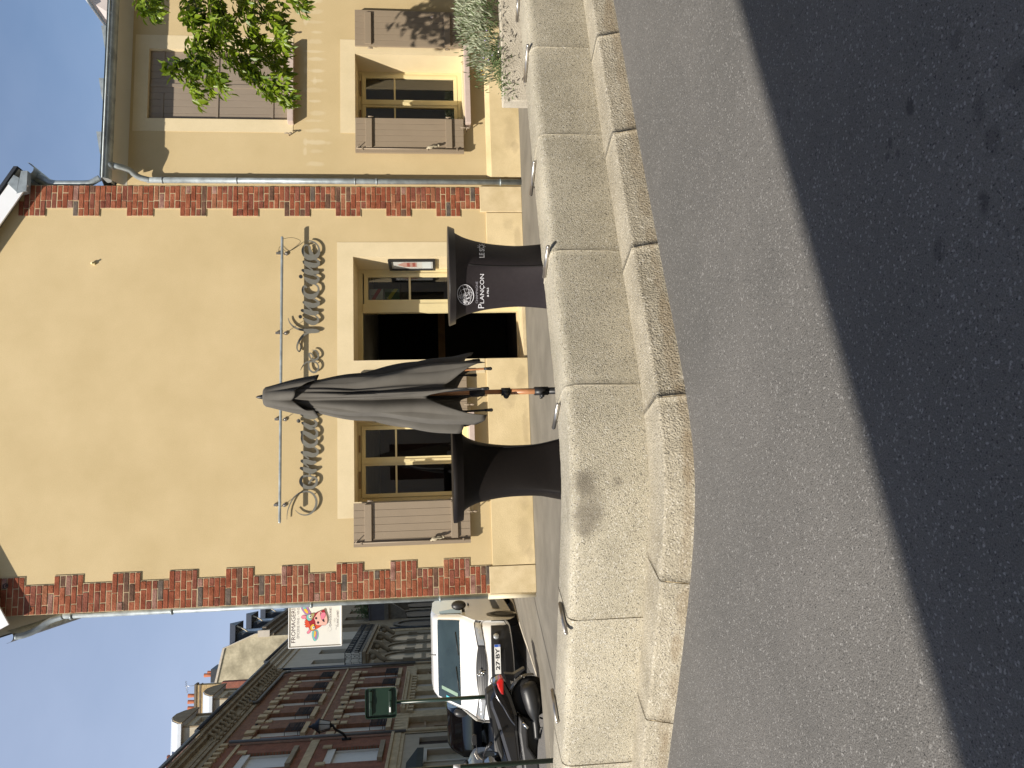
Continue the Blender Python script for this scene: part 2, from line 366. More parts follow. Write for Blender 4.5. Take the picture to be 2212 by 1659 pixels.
# all lines run from right (+X) to left, so the left normal (-d.y, d.x) points to -Y (street); inward is the negative
def sweep_blocks(mb, line, prof, joints, gap, step=.06, jit=0.0, m=0):
    edges = [0]+sorted(joints)+[line.L]
    for a, c in zip(edges[:-1], edges[1:]):
        a2, c2 = a+gap/2, c-gap/2
        if c2-a2 < .02: continue
        n = max(2, int((c2-a2)/step)); b0 = len(mb.v); k = len(prof)
        for i in range(n+1):
            p, d, nn = line.at(a2+(c2-a2)*i/n)
            for (o, z) in prof:
                j = Vector((rnd.uniform(-1,1), rnd.uniform(-1,1), rnd.uniform(-1,1)))*jit
                mb.v.append(Vector((p.x-nn.x*o, p.y-nn.y*o, z))+j)
        for i in range(n):
            for q in range(k-1):
                mb.f.append((b0+i*k+q, b0+i*k+q+1, b0+(i+1)*k+q+1, b0+(i+1)*k+q)); mb.m.append(m); mb.s.append(True)
        mb.f.append(tuple(b0+q for q in range(k))); mb.m.append(m); mb.s.append(False)
        mb.f.append(tuple(b0+n*k+q for q in reversed(range(k)))); mb.m.append(m); mb.s.append(False)
sgn = 1 if wl.at(wl.L/2)[2].y < 0 else -1
if sgn < 0:
    for l_ in (wl, kt, kb):
        f0 = l_.at; l_.at = (lambda f0: (lambda t: (lambda r: (r[0], r[1], -r[2]))(f0(t))))(f0)
wj = [wl.near(onZ(v*K, y*K, WALLZ)) for v, y in [(1146,105),(1162,302),(1187,542),(1220.6,832),(1228,1357),(1217,1625)]] + [.6, wl.L-.9]
kj = [kt.near(onZ(v*K, y*K, -.13)) for v, y in [(1290,79),(1322,289),(1367,541),(1420,856),(1426,1262),(1398,1545)]] + [.5, kt.L-1.0]
b = MB()
sweep_blocks(b, wl, [(0,-.16),(0,.1),(0,.33),(.006,.358),(.02,.383),(.045,.397),(.08,.40),(.42,.40),(.45,.385),(.46,.35),(.46,-.05)], wj, .006, .05, .0016)
b2 = MB(); sweep_blocks(b2, wl, [(.007,-.16),(.007,.34),(.045,.391),(.42,.391),(.45,.34),(.45,-.05)], [], 0, .2)
wall = thing('granite_wall', (1.5,-5,-.13), 'low curved wall of pale granite blocks at the edge of the terrace', 'wall')
g = b.obj('block_course', GRAN, wall, bevel=.004)
b2.obj('mortar_core', MORT, wall)
stain(GRAN, [(p.x-1.5, p.y+5, z_+.13, rx, .5, rz, st*.72) for p, z_, rx, rz, st in [(onZ(1268*K, 1085*K, .30), .29, .24, .12, .55), (onZ(1264*K, 1120*K, .30), .30, .12, .10, .6), (onZ(1268*K, 1040*K, .30), .30, .10, .09, .5), (onZ(1258*K, 1050*K, .31), .315, .08, .05, .4), (onZ(1300*K,1050*K,.1), .12, .05, .04, .5), (onZ(1330*K,1040*K,.1), .08, .04, .03, .6)]], (.155,.135,.105))
# kerb: from wall foot out to the kerb edge, then down to the road
b = MB()
prof = [(.75,-.126),(.10,-.127),(.028,-.128),(.022,-.1285),(.010,-.132),(.003,-.139),(0,-.148),(-.002,-.158),(-.006,-.18),(-.034,-.28),(-.042,-.32)]
sweep_blocks(b, kt, prof, kj, .008, .05, .0022)
kerb = structure(b, 'kerb', [KERB], bevel=0)
KS = []
for t in [i*.33+.1 for i in range(int(kt.L/.33))]:
    p, d, n = kt.at(t); KS.append((p.x+n.x*.03, p.y+n.y*.03, -.27+rnd.uniform(-.02,.02), rnd.uniform(.12,.3), .2, rnd.uniform(.03,.06), rnd.uniform(.2,.45)))
stain(KERB, KS, (.22,.155,.085))
b = MB(); sweep_blocks(b, kt, [(.75,-.14),(.02,-.14),(0,-.17),(-.035,-.32)], [], 0, .2); structure(b, 'kerb_bed', MORT)

# paved terrace in front of the shop (z = 0); left of the house it falls to the side-street kerb
kl = [(-.86,60),(-.86,6.6),(-.84,5.5),(-1.03,4.6),(-1.21,3.6),(-1.29,3.0),(-1.50,1.8),(-1.64,.97),(-1.84,.77),(-2.3,.63),(-6,.3)]
def kerbx(y):
    if y < .75: return -6
    for (xa, ya), (xb, yb) in zip(kl[:-1], kl[1:]):
        if yb <= y <= ya: return xb+(xa-xb)*(y-yb)/(ya-yb)
    return -.86
def pz(x, y):
    if x > -.05: return 0.0
    xk = max(kerbx(y), -1.8); return -.19*min(1, (-.05-x)/(-.05-xk))
ysv = [-5.3+i*.1 for i in range(61)]+[.97,1.8,3.0,3.6,4.6,5.5,6.6,20,60]
b = MB()
def pgrid(u, v):
    y = ysv[round(v*(len(ysv)-1))]; xk = kerbx(y); q = u*160
    if q <= 60: x = xk+(-.05-xk)*q/60
    else: x = -.05+12.0*(q-60)/100 if y < .75 else -.05+.15*(q-60)/100
    yy = y
    return (x, yy, pz(x, y))
def inside(x, y):
    if y > -2.5: return True
    w_, d_, n_ = wl.at(wl.near(Vector((x, y, 0)))); return (Vector((x, y, 0))-w_).dot(n_) < -.05
b.grid(pgrid, 160, len(ysv)-1, 0, False)
keep = [i for i, fc in enumerate(b.f) if all(inside(b.v[k].x, b.v[k].y) for k in fc)]
b.f = [b.f[i] for i in keep]; b.m = [b.m[i] for i in keep]; b.s = [b.s[i] for i in keep]
structure(b, 'pavement', PAVE)
b = MB()
for i in range(len(kl)-1):
    (x0,y0),(x1,y1) = kl[i], kl[i+1]; d = Vector((x1-x0, y1-y0, 0)).normalized(); n = Vector((d.y, -d.x, 0))*.0+Vector((-d.y, d.x, 0))*-.13
    b.prism([(x0,y0,-.34),(x0-n.x*0,y0,-.182),(x0+.12*(-1 if False else 1)*0-0.0,y0,-.182)], (x1-x0,y1-y0,0)) if False else b.poly([(x0,y0,-.186),(x1,y1,-.186),(x1-.06,y1-.02,-.186),(x0-.06,y0-.02,-.186)])
    b.poly([(x0-.06,y0-.02,-.186),(x1-.06,y1-.02,-.186),(x1-.075,y1-.02,-.33),(x0-.075,y0-.02,-.33)])
structure(b, 'side_kerb', CONC)
b = MB()
for y0, y1, z in [(13,60,-.17)]: pass
b.box(-9.2,-7.95,8,75,-.4,-.17); structure(b, 'far_pavement', PAVE)
# patched tarmac strip and painted line in the side street
b = MB(); b.box(-2.2,-1.9,2.6,9,ZR-.004,ZR); structure(b, 'road_patch', mat('old_asphalt', (.085,.082,.078), .9, .12, 2, .4, 120, fine=.2))

# ================================================================ generic wall with openings
def wall_grid(mb, mp_, s0, s1, z0, z1, ops, depth, m=0, mr=None, faces='lrtb'):
    ss = sorted({s0, s1, *[o[0] for o in ops], *[o[1] for o in ops]}); zs = sorted({z0, z1, *[o[2] for o in ops], *[o[3] for o in ops]})
    ss = [s for s in ss if s0 <= s <= s1]; zs = [z for z in zs if z0 <= z <= z1]
    for a, c in zip(ss[:-1], ss[1:]):
        for e, f in zip(zs[:-1], zs[1:]):
            cs, cz = (a+c)/2, (e+f)/2
            if any(o[0] < cs < o[1] and o[2] < cz < o[3] for o in ops): continue
            mb.poly([mp_(a,e,0), mp_(c,e,0), mp_(c,f,0), mp_(a,f,0)], m)
    if depth:
        mr = m if mr is None else mr
        for (a, c, e, f) in ops:
            mb.poly([mp_(a,e,0), mp_(a,f,0), mp_(a,f,depth), mp_(a,e,depth)], mr)
            mb.poly([mp_(c,e,0), mp_(c,e,depth), mp_(c,f,depth), mp_(c,f,0)], mr)
            mb.poly([mp_(a,f,0), mp_(c,f,0), mp_(c,f,depth), mp_(a,f,depth)], mr)
            mb.poly([mp_(a,e,0), mp_(a,e,depth), mp_(c,e,depth), mp_(c,e,0)], mr)
FM = lambda s, z, d: (s, d, z)

# ================================================================ SHOP HOUSE (gable front)
W = 5.66; EV = 6.70; PITCH_ = math.tan(R(30)); APEX = EV + W/2*PITCH_
shop = thing('shop_house', (2.83, 4, 0), 'ochre rendered gable house with brick quoins and the script shop sign', 'house')
LW = (1.26, 2.36, .86, 2.39); DO = (3.17, 4.64, .0, 2.39)
b = MB()
wall_grid(b, FM, 0, W, 0, EV, [LW, DO], .0)
b.poly([(0,0,EV),(W,0,EV),(W/2,0,APEX)])
b.poly([(0,0,0),(0,9,0),(0,9,EV),(0,0,EV)]); b.poly([(W,0,0),(W,0,EV),(W,9,EV),(W,9,0)]); b.poly([(0,9,0),(W,9,0),(W,9,EV),(W/2,9,APEX),(0,9,EV)])
b.obj('wall', STUCCO, shop)
b = MB()
for (a, c, e, f), dp in ((LW, .50), (DO, .66)):
    wall_grid(b, FM, a, c, e, f, [(a, c, e, f)], dp)
b.obj('reveal', CREAM, shop)
# flat painted surrounds, 4 mm proud
def band(mb, x0, x1, z0, z1, op, y=-.005):
    a, c, e, f = op
    for q in [(x0,a,z0,z1),(c,x1,z0,z1),(a,c,f,z1)] + ([(a,c,z0,e)] if z0 < e else []):
        mb.box(q[0], q[1], y, -.0005, q[2], q[3])
b = MB(); band(b, 1.05, 2.57, .81, 2.61, LW); b.obj('window_surround', CREAM, shop)
b = MB(); band(b, 2.965, 4.85, .60, 2.61, DO); b.obj('door_surround', CREAM, shop)
b = MB(); b.box(.36,3.17,-.022,-.0008,0,.575); b.box(4.64,5.28,-.022,-.0008,0,.52); split_obj(b, 'plinth', PLINTH, shop, bevel=.006)
b = MB(); b.box(-.015,.35,-.03,-.0006,0,.62); b.box(-.015,-.0004,-.03,.4,0,.62); b.obj('corner_stone', STONEB, shop, bevel=.006)
b = MB(); b.box(5.29,5.67,-.03,-.0006,0,.60); b.obj('corner_stone', STONEB, shop, bevel=.006)
stain(PLINTH, [(x-2.83, -4, z, rx, .3, rz, st) for x, z, rx, rz, st in [(2.62,.28,.16,.10,.35),(2.9,.10,.14,.08,.4),(1.4,.12,.3,.08,.35),(.7,.14,.25,.10,.3),(.5,.07,.1,.06,.4),(2.2,.06,.3,.05,.4),(4.9,.08,.2,.06,.35),(5.1,.2,.1,.08,.25)]], (.38,.29,.17))
# brick quoins : every brick its own block
def quoin(x_out, dirn, ztop, zbot, z0, wp, wr, cut=None):
    mb = MB(); i = 0; z = z0 + .70*3
    while z - i*.07 > zbot + .01:
        zt = z - i*.07; zb = zt-.07; i += 1
        if zb > ztop: continue
        k = (i-1) % 10; wid = wp if k < 5 else wr
        hd = .109; st = .222
        if k < 5: seq = [st, wid-st] if k % 2 == 0 else [hd, st, wid-hd-st]
        else: seq = [hd, wid-hd] if k % 2 == 0 else [wid-hd, hd]
        x = 0
        for wdt in seq:
            a, c = x+.005, x+wdt-.005; x += wdt
            x0, x1 = (x_out+a, x_out+c) if dirn > 0 else (x_out-c, x_out-a)
            zt2 = zt
            if cut:
                lim = cut((x0+x1)/2)
                if zb+.03 > lim: continue
                zt2 = min(zt, lim)
            j = lambda: rnd.uniform(-.0022, .0022); pr = -.016+rnd.uniform(-.004,.003)
            r_ = rnd.random(); m = 0 if r_<.30 else 1 if r_<.56 else 2 if r_<.75 else 3 if r_<.85 else 4 if r_<.92 else 5 if r_<.955 else 6
            mb.v_start = len(mb.v)
            mb.box(x0+j(), x1+j(), pr, .0, zb+.006+j(), zt2-.005+j(), m)
    return mb
cutR = lambda x: EV+(5.66-x)*PITCH_-.01
qr = quoin(5.66, -1, 7.3, .60, 6.128, .435, .325, cutR); qr.obj('brick_quoin', BR, shop, bevel=.004)
ql = quoin(0, 1, 7.3, .62, 6.128, .47, .36, lambda x: EV+x*PITCH_-.01); ql.obj('brick_quoin', BR, shop, bevel=.004)
def quoin_bed(x0, x1a, x1b, sgn_):
    mb = MB(); i = 0; z = 6.128+.70
    while z > .66:
        w_ = x1a if i % 2 == 0 else x1b; zb = max(z-.35, .6)
        xa, xb = (x0, x0+w_+.004) if sgn_ > 0 else (x0-w_-.004, x0)
        zt = min(z, EV)
        mb.box(xa, xb, -.010, .02, zb, zt); z -= .35; i += 1
    return mb
quoin_bed(5.66, .435, .325, -1).obj('quoin_mortar', MORT, shop); quoin_bed(0, .47, .36, 1).obj('quoin_mortar', MORT, shop)
# roof with white verge boards
YV = -.13
b = MB()
for sg in (-1, 1):
    xe = -.26 if sg < 0 else W+.20; ze = EV-(.26 if sg < 0 else .20)*PITCH_
    b.prism([(xe, YV-.04, ze+.20), (W/2, YV-.04, APEX+.20), (W/2, YV-.04, APEX+.25), (xe, YV-.04, ze+.25)], (0, 9.4, 0))
b.obj('roof', SLATE, shop)
for sg, xe in ((-1, -.08), (1, W-.06)):
    ze = EV-.085+(xe if sg < 0 else W-xe)*PITCH_; b = MB()
    b.prism([(xe,YV,ze),(W/2,YV,APEX-.085),(W/2,YV,APEX+.195),(xe+(.10 if sg > 0 else -.10),YV,ze+.19)], (0,-.025,0)); b.obj('verge_board', WHITE, shop)
for sg in (-1, 1):
    xe = -.24 if sg < 0 else W+.18; ze = EV+.19-(.24 if sg < 0 else .18)*PITCH_; b = MB()
    b.poly([(xe,YV,ze),(xe,9,ze),(W/2,9,APEX+.19),(W/2,YV,APEX+.19)]); b.obj('soffit', mat('soffit_paint', (.44,.40,.33), .8, .06, 3), shop)
b = MB(); b.prism([(5.52,YV-.03,6.66),(5.80,YV-.03,6.66),(5.80,YV-.03,6.74),(5.66,YV-.03,6.76),(5.48,YV-.03,6.78)], (0,.10,0)); b.prism([(5.50,YV-.032,6.78),(5.70,YV-.032,6.76),(5.74,YV-.032,6.83),(5.62,YV-.032,6.90)], (0,.08,0)); split_obj(b, 'verge_flashing', ZINC, shop)
# left eaves gutter, swan neck and downpipe
dp = thing('corner_downpipe', (-.07,.10,0), 'zinc rainwater pipe down the left brick corner of the ochre house, with cream painted foot', 'drainpipe')
b = MB(); b.tube(spline([(-.24,-.06,6.54),(-.235,-.02,6.46),(-.19,.04,6.34),(-.09,.09,6.20),(-.045,.10,6.05)],5), .040, 12); b.obj('swan_neck', ZINC, dp)
b = MB(); b.tube([(-.040,.10,6.05),(-.040,.10,.62)], .037, 14)
for z in (5.95,4.72,2.96,1.28): b.tube([(-.045,.10,z-.012),(-.045,.10,z+.012)], .047, 14)
b.obj('pipe', ZINC, dp)
b = MB(); b.tube([(-.045,.10,.64),(-.045,.10,-.02)], .046, 14); b.obj('foot', mat('cream_pipe_paint', (.62,.55,.40), .5, .1, 8), dp)
b = MB(); b.grid(lambda u, v: (-.24+.075*math.cos(math.pi*(1+u)), -.1+9*v, 6.62+.085*math.sin(math.pi*(1+u))), 10, 2); b.obj('eaves_gutter', ZINC, shop)
b = MB(); b.grid(lambda u, v: (W+.20+.085*math.cos(math.pi*(1+u)), -.1+9*v, 6.70+.085*math.sin(math.pi*(1+u))), 10, 2); b.obj('eaves_gutter', ZINC, shop)
P_ = lambda px, py, Y: tuple(onY(0+.24108*px, 600+.24108*py, Y))
ov = thing('overflow_pipe', (5.75,.1,5.6), 'zinc swan neck pipe emptying over the neighbour roof beside the white verge board', 'drainpipe')
b = MB(); Yp = .06
b.tube(spline([P_(440,400,Yp),P_(520,395,Yp),P_(620,390,Yp),P_(720,430,Yp),P_(800,480,Yp),P_(900,505,Yp),P_(1020,508,Yp),P_(1200,508,Yp),P_(1400,506,Yp),P_(1500,490,Yp),P_(1570,450,Yp),P_(1630,420,Yp)],4), .042, 14)
b.obj('pipe', ZINC, ov)
b = MB(); b.prism([P_(350,430,0), P_(395,290,0), P_(470,350,0), P_(465,450,0)], (0,.12,0)); b.obj('hopper', ZINC, ov)

# joinery : two-leaf window with one glazing bar
def casement(root, x0, x1, z0, z1, y, leafs=2, barfrac=.66, bw=.055):
    mb = MB()
    mb.box(x0, x0+.045, y, y+.06, z0, z1); mb.box(x1-.045, x1, y, y+.06, z0, z1); mb.box(x0, x1, y-.001, y+.06, z1-.05, z1-.0005); mb.box(x0, x1, y-.012, y+.06, z0+.0005, z0+.06)
    win = mb.obj('window', FRAMEM, root, bevel=.004)
    n = leafs; wl_ = (x1-x0-.09)/n
    for i in range(n):
        a = x0+.045+i*wl_+.004; c = a+wl_-.008; e = z0+.065; f = z1-.055; lb = MB(); yy = y-.014
        lb.box(a, a+bw, yy, yy+.05, e, f); lb.box(c-bw, c, yy, yy+.05, e, f); lb.box(a+bw, c-bw, yy, yy+.05, e, e+bw); lb.box(a+bw, c-bw, yy, yy+.05, f-bw, f)
        zb = e+(f-e)*barfrac; lb.box(a+bw, c-bw, yy+.004, yy+.045, zb-.012, zb+.012)
        if i == 0: lb.box(c-.02, c+.028, yy-.012, yy-.0005, e, f)
        else: lb.box(a-.012, a+.0, yy-.02, yy, (e+f)/2-.03, (e+f)/2+.04)
        lf = lb.obj('sash', FRAMEM, win, bevel=.003)
        gb = MB(); gb.poly([(a+bw,yy+.026,e+bw),(c-bw,yy+.026,e+bw),(c-bw,yy+.026,f-bw),(a+bw,yy+.026,f-bw)]); gb.obj('pane', GLASS, win)
    tb = MB()
    for i in range(n):
        xm = x0+.045+(i+.5)*wl_; tb.box(xm-.12, xm+.12, y-.021, y-.0005, z1-.04, z1-.022)
    split_obj(tb, 'trickle_vent', mat('vent_brown', (.20,.12,.06), .6), win)
    return win
casement(shop, 1.26, 2.36, .86, 2.39, .46)
b = MB(); b.prism([(1.20,-.14,.77),(1.20,.5,.79),(1.20,.5,.86),(1.20,-.14,.84)], (1.22,0,0)); b.obj('window_sill', SILLM, shop, bevel=.005)
b = MB(); b.box(1.30,2.32,.30,.47,.86,.90); b.obj('sill_board', FRAMEM, shop)
# shop front joinery in the door opening
YD = .62
b = MB()
b.box(3.17,4.64,YD,YD+.07,2.32,2.389); b.box(4.585,4.639,YD,YD+.07,.03,2.32)
b.box(3.985,4.12,YD-.02,YD+.07,.03,2.32)
b.box(3.171,3.215,YD,YD+.07,.03,2.32)
df = b.obj('door_frame', FRAMEM, shop, bevel=.004)
b = MB(); x0, x1 = 4.12, 4.585
b.box(x0,x0+.06,YD-.01,YD+.05,.06,2.30); b.box(x1-.06,x1,YD-.01,YD+.05,.06,2.30); b.box(x0+.06,x1-.06,YD-.01,YD+.05,2.24,2.30); b.box(x0+.06,x1-.06,YD-.01,YD+.05,.06,.50); b.box(x0+.06,x1-.06,YD-.005,YD+.045,1.62,1.65)
sl_ = b.obj('sidelight', FRAMEM, shop, bevel=.003)
b = MB(); b.poly([(x0+.06,YD+.02,.5),(x1-.06,YD+.02,.5),(x1-.06,YD+.02,2.24),(x0+.06,YD+.02,2.24)]); b.obj('pane', GLASS, sl_)
b = MB(); b.box(3.16,4.65,.02,.70,.0,.045); b.box(3.22,3.98,YD+.01,YD+.04,.045,.065); b.obj('threshold', STONEB, shop)
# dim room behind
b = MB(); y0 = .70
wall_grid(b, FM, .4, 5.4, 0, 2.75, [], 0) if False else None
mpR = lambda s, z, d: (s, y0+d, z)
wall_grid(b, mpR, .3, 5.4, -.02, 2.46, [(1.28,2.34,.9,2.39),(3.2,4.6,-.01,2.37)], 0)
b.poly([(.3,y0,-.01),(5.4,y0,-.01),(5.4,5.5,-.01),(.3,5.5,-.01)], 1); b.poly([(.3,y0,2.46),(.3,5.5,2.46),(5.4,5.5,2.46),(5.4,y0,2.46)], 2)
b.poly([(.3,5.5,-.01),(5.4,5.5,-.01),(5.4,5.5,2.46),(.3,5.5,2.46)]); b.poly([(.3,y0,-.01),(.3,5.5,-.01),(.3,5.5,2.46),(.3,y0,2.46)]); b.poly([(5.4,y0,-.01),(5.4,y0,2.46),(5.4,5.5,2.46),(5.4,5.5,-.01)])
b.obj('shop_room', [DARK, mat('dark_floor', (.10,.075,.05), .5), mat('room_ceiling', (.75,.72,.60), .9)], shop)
t = thing('shop_counter', (3.6,3.2,0), 'dim brown counter seen through the open shop door', 'counter')
b = MB(); b.box(2.7,4.5,2.9,3.5,0,1.10); b.obj('cabinet', DARK, t); b = MB(); b.box(2.65,4.55,2.85,3.55,1.102,1.22); b.obj('counter_top', OAK, t)
o = MB(); o.tube([(3.40,3.6,2.05),(3.62,3.6,2.05)], .012, 8); o.obj('tube_lamp', mat('lamp_glow', (.8,.7,.5), emit=(1,.85,.6,5)), label='small lit tube lamp glowing in the dark shop', cat='lamp')
# cartons in the side window
WB = mat('carton_white', (.62,.60,.55), .6); GB = mat('carton_green', (.05,.13,.05), .5); RB = mat('red_band', (.55,.06,.06), .5); YB = mat('yellow_band', (.62,.55,.05), .5)
def carton(name, x0, x1, z0, z1, m, mbnd, label):
    t = thing(name, ((x0+x1)/2, .78, z0), label, 'box')
    b = MB(); b.box(x0,x1,.72,.90,z0,z1); b.obj('carton', m, t)
    b = MB(); h = z1-z0; b.poly([(x0,.7185,z1-.03),(x0,.7185,z1-.09),(x1,.7185,z0+.02),(x1,.7185,z0+.08)]); b.obj('printed_band', mbnd, t)
    return t
c1 = carton('carton', 4.215, 4.375, 2.03, 2.235, WB, RB, 'white carton with red diagonal band behind the glass beside the shop door')
c2 = carton('carton', 4.215, 4.375, 1.79, 2.012, GB, YB, 'green carton with yellow diagonal band behind the glass beside the shop door')
b = MB()
for k in range(3): b.box(4.23+k*.02,4.236+k*.02,.716,.7185,2.17,2.21)
b.obj('printed_mark', mat('dark_print', (.03,.03,.03)), c1)
b = MB(); b.box(4.10,4.6,.70,.95,1.77,1.788); b.obj('display_shelf', DARK, label='dark shelf behind the glass beside the shop door', cat='shelf')

def text_mesh(s, h=None, wdt=None, ext=0, bold=0.0, shear=0.0):
    cu = bpy.data.curves.new('txt', 'FONT'); cu.body = s; cu.size = 1; cu.extrude = ext; cu.offset = bold; cu.resolution_u = 3; cu.shear = shear
    ob = bpy.data.objects.new('txt', cu); col.objects.link(ob); dg = bpy.context.evaluated_depsgraph_get(); dg.update()
    me = ob.evaluated_get(dg).to_mesh(); vs = [v.co.copy() for v in me.vertices]; fs = [tuple(p.vertices) for p in me.polygons]
    ob.evaluated_get(dg).to_mesh_clear(); bpy.data.objects.remove(ob); bpy.data.curves.remove(cu)
    x0, x1 = min(v.x for v in vs), max(v.x for v in vs); y0, y1 = min(v.y for v in vs), max(v.y for v in vs)
    return [((v.x-x0)/(x1-x0), (v.y-y0)/(y1-y0)) for v in vs], fs
def add_text(mb, s, fn, m=0, bold=0.0, shear=0.0):
    vs, fs = text_mesh(s, bold=bold, shear=shear); b0 = len(mb.v); mb.v += [Vector(fn(u, v)) for u, v in vs]
    for f in fs: mb.f.append(tuple(b0+i for i in f)); mb.m.append(m); mb.s.append(False)
b = MB(); add_text(b, 'R', lambda u, v: (4.23+u*.03, .7165, 1.95+v*.035)); b.obj('printed_mark', WB, c2)

# framed poster on the right cheek of the doorway
t = thing('poster_frame', (4.63,.3,1.24), 'black framed poster of a house on the right cheek of the shop doorway', 'poster')
b = MB(); X0 = 4.632; Y0, Y1, Z0, Z1 = .09, .56, 1.25, 1.92
for q in ((Y0,Y1,Z0,Z0+.0401),(Y0,Y1,Z1-.04,Z1),(Y0,Y0+.04,Z0+.04,Z1-.04),(Y1-.04,Y1,Z0+.04,Z1-.04)): b.box(X0-.03,X0,q[0],q[1],q[2],q[3])
b.obj('frame', BLACKPL, t, bevel=.003)
b = MB(); b.box(X0-.008,X0-.001,Y0+.04,Y1-.04,Z0+.04,Z1-.04); b.obj('sheet', mat('poster_paper', (.60,.60,.57), .35, .04, 9), t)
b = MB(); xx = X0-.0095
b.poly([(xx,.22,1.52),(xx,.22,1.70),(xx,.33,1.80),(xx,.44,1.70),(xx,.44,1.52)], 0)
b.poly([(xx-.0008,.24,1.54),(xx-.0008,.24,1.58),(xx-.0008,.42,1.58),(xx-.0008,.42,1.54)], 1); b.poly([(xx-.0008,.24,1.62),(xx-.0008,.24,1.66),(xx-.0008,.42,1.66),(xx-.0008,.42,1.62)], 1)
b.poly([(xx,.16,1.31),(xx,.16,1.44),(xx,.5,1.44),(xx,.5,1.31)], 2)
b.obj('picture', [mat('poster_pink', (.50,.30,.25), .5), mat('poster_red', (.35,.10,.08), .5), mat('poster_pale', (.62,.66,.66), .5)], t)

# shutters -------------------------------------------------------------
def shutter(x0, x1, z0, z1, y, label, group, hinge='r', bar=True, n=6, tilt=0.0):
    """open board shutter lying back against the wall; y = front face"""
    root = thing('shutter', (x1 if hinge == 'r' else x0, -.03, z0), label, 'shutter', group)
    b = MB(); wdt = (x1-x0)/n
    for i in range(n): b.box(x0+i*wdt+.0015, x0+(i+1)*wdt-.0015, y, y+.03, z0, z1)
    b.box(x0+.002, x1-.002, y+.006, y+.024, z0+.002, z1-.002)
    b.obj('boards', TAUPE, root, bevel=.003)
    a, c = (x0+.075, x1-.02) if hinge == 'r' else (x0+.02, x1-.05)
    for zc in (z1-.19, z0+.21):
        b = MB(); b.box(a, c, y-.030, y-.0005, zc-.045, zc+.045); b.obj('batten', TAUPE, root, bevel=.004)
    for zc in (z1-.21, z0+.22):
        b = MB(); xh = x1 if hinge == 'r' else x0; s = 1 if hinge == 'r' else -1
        b.box(min(xh, xh+s*.03), max(xh, xh+s*.03), y+.006, y+.028, zc-.015, zc+.015); b.tube([(xh+s*.025,y+.012,zc-.045),(xh+s*.025,y+.012,zc+.03)], .010, 8); b.obj('hinge', TAUPE, root)
    if bar:
        xb = x0+.052
        b = MB(); b.tube([(xb,y-.022,z0+.01),(xb,y-.022,z1-.01)], .008, 8); b.box(x0+.001,x0+.06,y-.014,y-.0006,z0+.001,z1-.001)
        for zc in (z0+.1,z0+.52,z1-.1): b.box(xb-.02,xb+.014,y-.034,y-.001,zc-.01,zc+.01)
        b.tube([(xb,y-.022,z1-.02),(xb+.05,y-.05,z1-.06)], .006, 6)
        b.obj('locking_bar', TAUPE, root)
        b = MB(); zc = z0+.50
        b.ball((xb+.02,y-.04,zc-.02),(.028,.012,.04),10); b.ball((xb+.035,y-.045,zc-.09),(.022,.012,.045),10); b.tube([(xb,y-.03,zc+.03),(xb+.02,y-.05,zc-.02),(xb+.04,y-.05,zc-.13)], .012, 8); b.ball((xb+.042,y-.05,zc-.14),.018,8)
        b.obj('handle', mat('handle_paint', (.42,.36,.25), .5), root)
    else:
        b = MB(); zc = z0+.42; xc = x0+.12; b.ball((x1-.10,y-.02,zc),(.02,.02,.03),8); b.obj('handle', mat('handle_paint2', (.36,.29,.24), .5), root)
    b = MB(); xs = x0+(x1-x0)*.25 if hinge == 'l' else x0+(x1-x0)*.72
    b.tube([(xs,-.01,z0-.05),(xs,y-.02,z0-.045)], .008, 6); b.ball((xs,y-.03,z0+.0),(.012,.012,.045),8); b.ball((xs,y-.03,z0-.07),(.014,.01,.03),8); b.obj('shutter_stop', TAUPE, root)
    return root
GS = 'open taupe board shutters on the ochre houses'
shutter(.675, 1.245, .86, 2.39, -.10, 'open taupe shutter left of the shop window, behind the plain black table', GS, 'r')
shutter(2.375, 2.945, .86, 2.39, -.10, 'open taupe shutter mostly hidden behind the folded grey parasol', GS, 'l', bar=False)

# ================================================================ NEIGHBOUR HOUSE on the right
nb = thing('neighbour_house', (8.6, 4, 0), 'lower ochre house on the right with zinc gutter and taupe shutters', 'house')
X0n, X1n = 5.665, 11.6; EVn = 5.46
LR = (6.665, 7.69, .80, 2.35); UR = (6.655, 7.70, 3.30, 5.21)
b = MB(); wall_grid(b, FM, X0n, X1n, 0, EVn+.12, [LR, UR], 0)
b.poly([(X1n,0,0),(X1n,8,0),(X1n,8,EVn),(X1n,0,EVn)]); b.poly([(X0n,8,0),(X1n,8,0),(X1n,8,EVn),(X0n,8,EVn)])
b.obj('wall', STUCCO2, nb)
gm = random.Random(21); GH = []
for k in range(17):
    x = 6.02+.155*k+gm.uniform(-.03,.03); GH.append((x-8.6, -4, 2.90+gm.uniform(-.03,.03), gm.uniform(.022,.045), .3, gm.uniform(.08,.17), gm.uniform(.25,.5)))
    if gm.random() < .5: GH.append((x-8.6, -4, gm.choice([2.78,2.92,3.05]), .06, .3, .03, .35))
stain(STUCCO2, GH, (.74,.64,.45))
b = MB()
for op, dp_ in ((LR,.52),(UR,.14)): wall_grid(b, FM, *op, [op], dp_)
b.obj('reveal', CREAM, nb)
b = MB(); band(b, 6.47, 7.91, .78, 2.56, LR); b.obj('window_surround', CREAM, nb)
b = MB(); band(b, 6.465, 7.91, 3.22, 5.40, UR); b.obj('window_surround', CREAM, nb)
b = MB(); b.prism([(X0n+.14,-.0008,0),(X0n+.14,-.055,0),(X0n+.14,-.055,.42),(X0n+.14,-.0008,.49)], (X1n-X0n-.14,0,0)); b.obj('plinth', PLINTH, nb)
casement(nb, 6.665, 7.69, .80, 2.35, .47)
